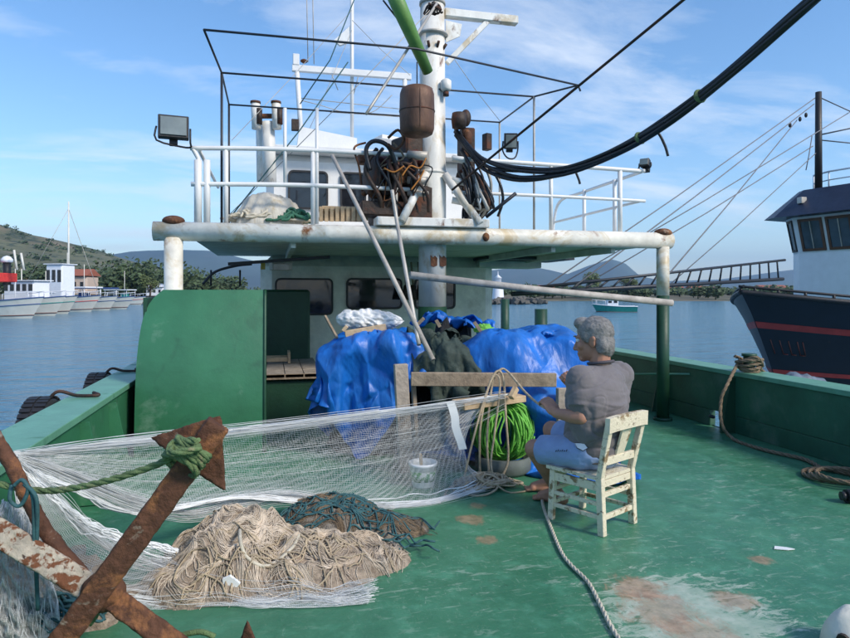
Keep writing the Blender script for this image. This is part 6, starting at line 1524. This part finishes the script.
# masts with radar dome on the first boat row
t = thing('radar_mast', 'white radar dome on a dark post above the red awning', 'radar', D(7, 290, 60))
mb = MB(); mb.tube([D(7, 285, 60), D(7, 262, 60)], .35, 8); part('post', mb, m_frame, t); mb = MB(); mb.lathe([(.1, -.1), (.5, 0), (.5, .25), (.3, .5), (.02, .6)], D(7, 262, 60), 14); part('dome', mb, m_shipw, t)
for k, px in enumerate((14, 21)):
    solo('spar', MB().tube([D(px+3, 270, 59), D(px, 250+k*3, 59)], .10, 6), m_hullw, ('taller' if k == 0 else 'shorter')+' pale spar rising above the red awning', 'spar')
t_ = small_boat(592, 77, 5.2, (-1, .1), .95, 'small teal motorboat with white cabin crossing the bay', cabin=(1.3, 1.2, .75), hullm=m_aw['teal'], cab_t=(.4, .5))
t_['group'] = 'boats crossing the bay'
bo = t_
# turn the teal boat so that its bow is left: handled by heading
lp = D(498, 292, 130)
t = thing('lighthouse', 'small white lighthouse on the breakwater across the bay', 'lighthouse', (lp.x, lp.y, -.5))
zl = 1.4+(292-271)/638*130
mb = MB(); mb.lathe([(1.5, -.6), (1.25, 0), (1.05, 2.6), (1.0, 2.9), (1.3, 2.95), (1.3, 3.1), (.75, 3.15)], (lp.x, lp.y, 0), 14); part('tower', mb, m_shipw, t)
mb = MB(); mb.lathe([(.7, 3.1), (.7, 4.2), (.85, 4.25), (.1, 4.9), (.03, zl)], (lp.x, lp.y, 0), 12); part('lantern', mb, m_shipw, t)
mb = MB(); g = []
rs = random.Random(6)
br = thing('breakwater', 'low dark rock breakwater at the foot of the white lighthouse', 'breakwater', (lp.x, lp.y, -1))
for k in range(60):
    p = D(rs.uniform(470, 545), HY, rs.uniform(122, 134)); m_ = Matrix.Rotation(rs.uniform(0, 6), 3, Vector((rs.random(), rs.random(), rs.random())).normalized()); mb = MB(); mb.box((p.x, p.y, -.7+rs.random()*.4), (rs.uniform(.8, 1.8), rs.uniform(.7, 1.4), rs.uniform(.6, 1.0)), M=m_); part('rock', mb, M_ROCK if 'M_ROCK' in globals() else globals().setdefault('M_ROCK', M('rock', (.10, .095, .085), .9)), br)
# houses by the left shore
def house(px, f, w_, h_, d_, wall, roof, label):
    p = D(px, HY, f); c = V(p.x, p.y, 0); t = thing('house', label, 'house', (p.x, p.y, .2), 'houses on the far shores'); z0 = .4
    mb = MB(); mb.box((c.x, c.y, z0+h_/2), (w_, d_, h_), -YAW); part('wall', mb, wall, t)
    rx = Matrix.Rotation(-YAW, 3, 'Z'); a = [rx @ V(x, y, 0)+V(c.x, c.y, z0+h_+z) for x, y, z in ((-w_*.55, -d_*.6, 0), (w_*.55, -d_*.6, 0), (w_*.55, d_*.6, 0), (-w_*.55, d_*.6, 0), (-w_*.55, 0, h_*.35), (w_*.55, 0, h_*.35))]
    mb = MB(); mb.add(a, [(0, 1, 5, 4), (2, 3, 4, 5), (0, 4, 3), (1, 2, 5), (0, 3, 2, 1)]); part('roof', mb, roof, t)
    for k in range(3):
        mb = MB(); q = rx @ V((k-1)*w_*.3, -d_/2-.01, 0); mb.box((c.x+q.x, c.y+q.y, z0+h_*.55), (w_*.13, .08, h_*.3), -YAW); part('window', mb, m_glass, t)
m_terra = M('terracotta', (.30, .10, .06), .8); m_plaster = M('plaster', (.55, .45, .38), .8)
house(81, 160, 6, 5.0, 6, m_plaster, m_terra, 'plain plastered house with terracotta roof behind the sail mast')
house(40, 170, 8, 3.4, 6, m_shipw, m_terra, 'low white house behind the white cabin boats')
house(158, 150, 4, 2.2, 4, m_shipw, m_shipw, 'tiny white hut on the shore left of the white column')
for k, (px, f) in enumerate(((668, 240), (700, 260), (540, 230), (770, 230))):
    house(px, f, 9, 2.6, 6, m_shipw, m_terra, ('low white house on the far shore right of the green column', 'white house on the far shore below the ladder', 'low white house on the far shore left of the bushy tree', 'white house on the far shore behind the navy bow')[k])
# mooring posts in the water at right of cabin
for k, (px, py, f) in enumerate(((505, 308, 24), (541, 318, 16))):
    solo('mooring_post', MB().tube([(D(px, py, f).x, D(px, py, f).y, -1.2), D(px, py-9, f)], .16, 10), m_greend, ('dark green post standing in water below the lighthouse', 'short dark green post top showing above the blue tarpaulin')[k], 'post')

# ================================================================== HAZE
hm = bpy.data.materials.new('haze'); hm.use_nodes = True; ht = hm.node_tree; ht.nodes.clear()
ho_ = ht.nodes.new('ShaderNodeOutputMaterial'); hv_ = ht.nodes.new('ShaderNodeVolumePrincipled'); hv_.inputs['Color'].default_value = (.42, .66, 1, 1); hv_.inputs['Density'].default_value = .00012; hv_.inputs['Anisotropy'].default_value = .2
ht.links.new(hv_.outputs[0], ho_.inputs['Volume'])
mb = MB(); a = 9500; zt_ = 620
mb.add([(x, y, z) for x in (-a, a) for y in (-a, a) for z in (-3, zt_)], [(0, 1, 3, 2), (4, 6, 7, 5), (0, 4, 5, 1), (2, 3, 7, 6), (0, 2, 6, 4), (1, 5, 7, 3)])
struct('haze', mb, hm, 'stuff')
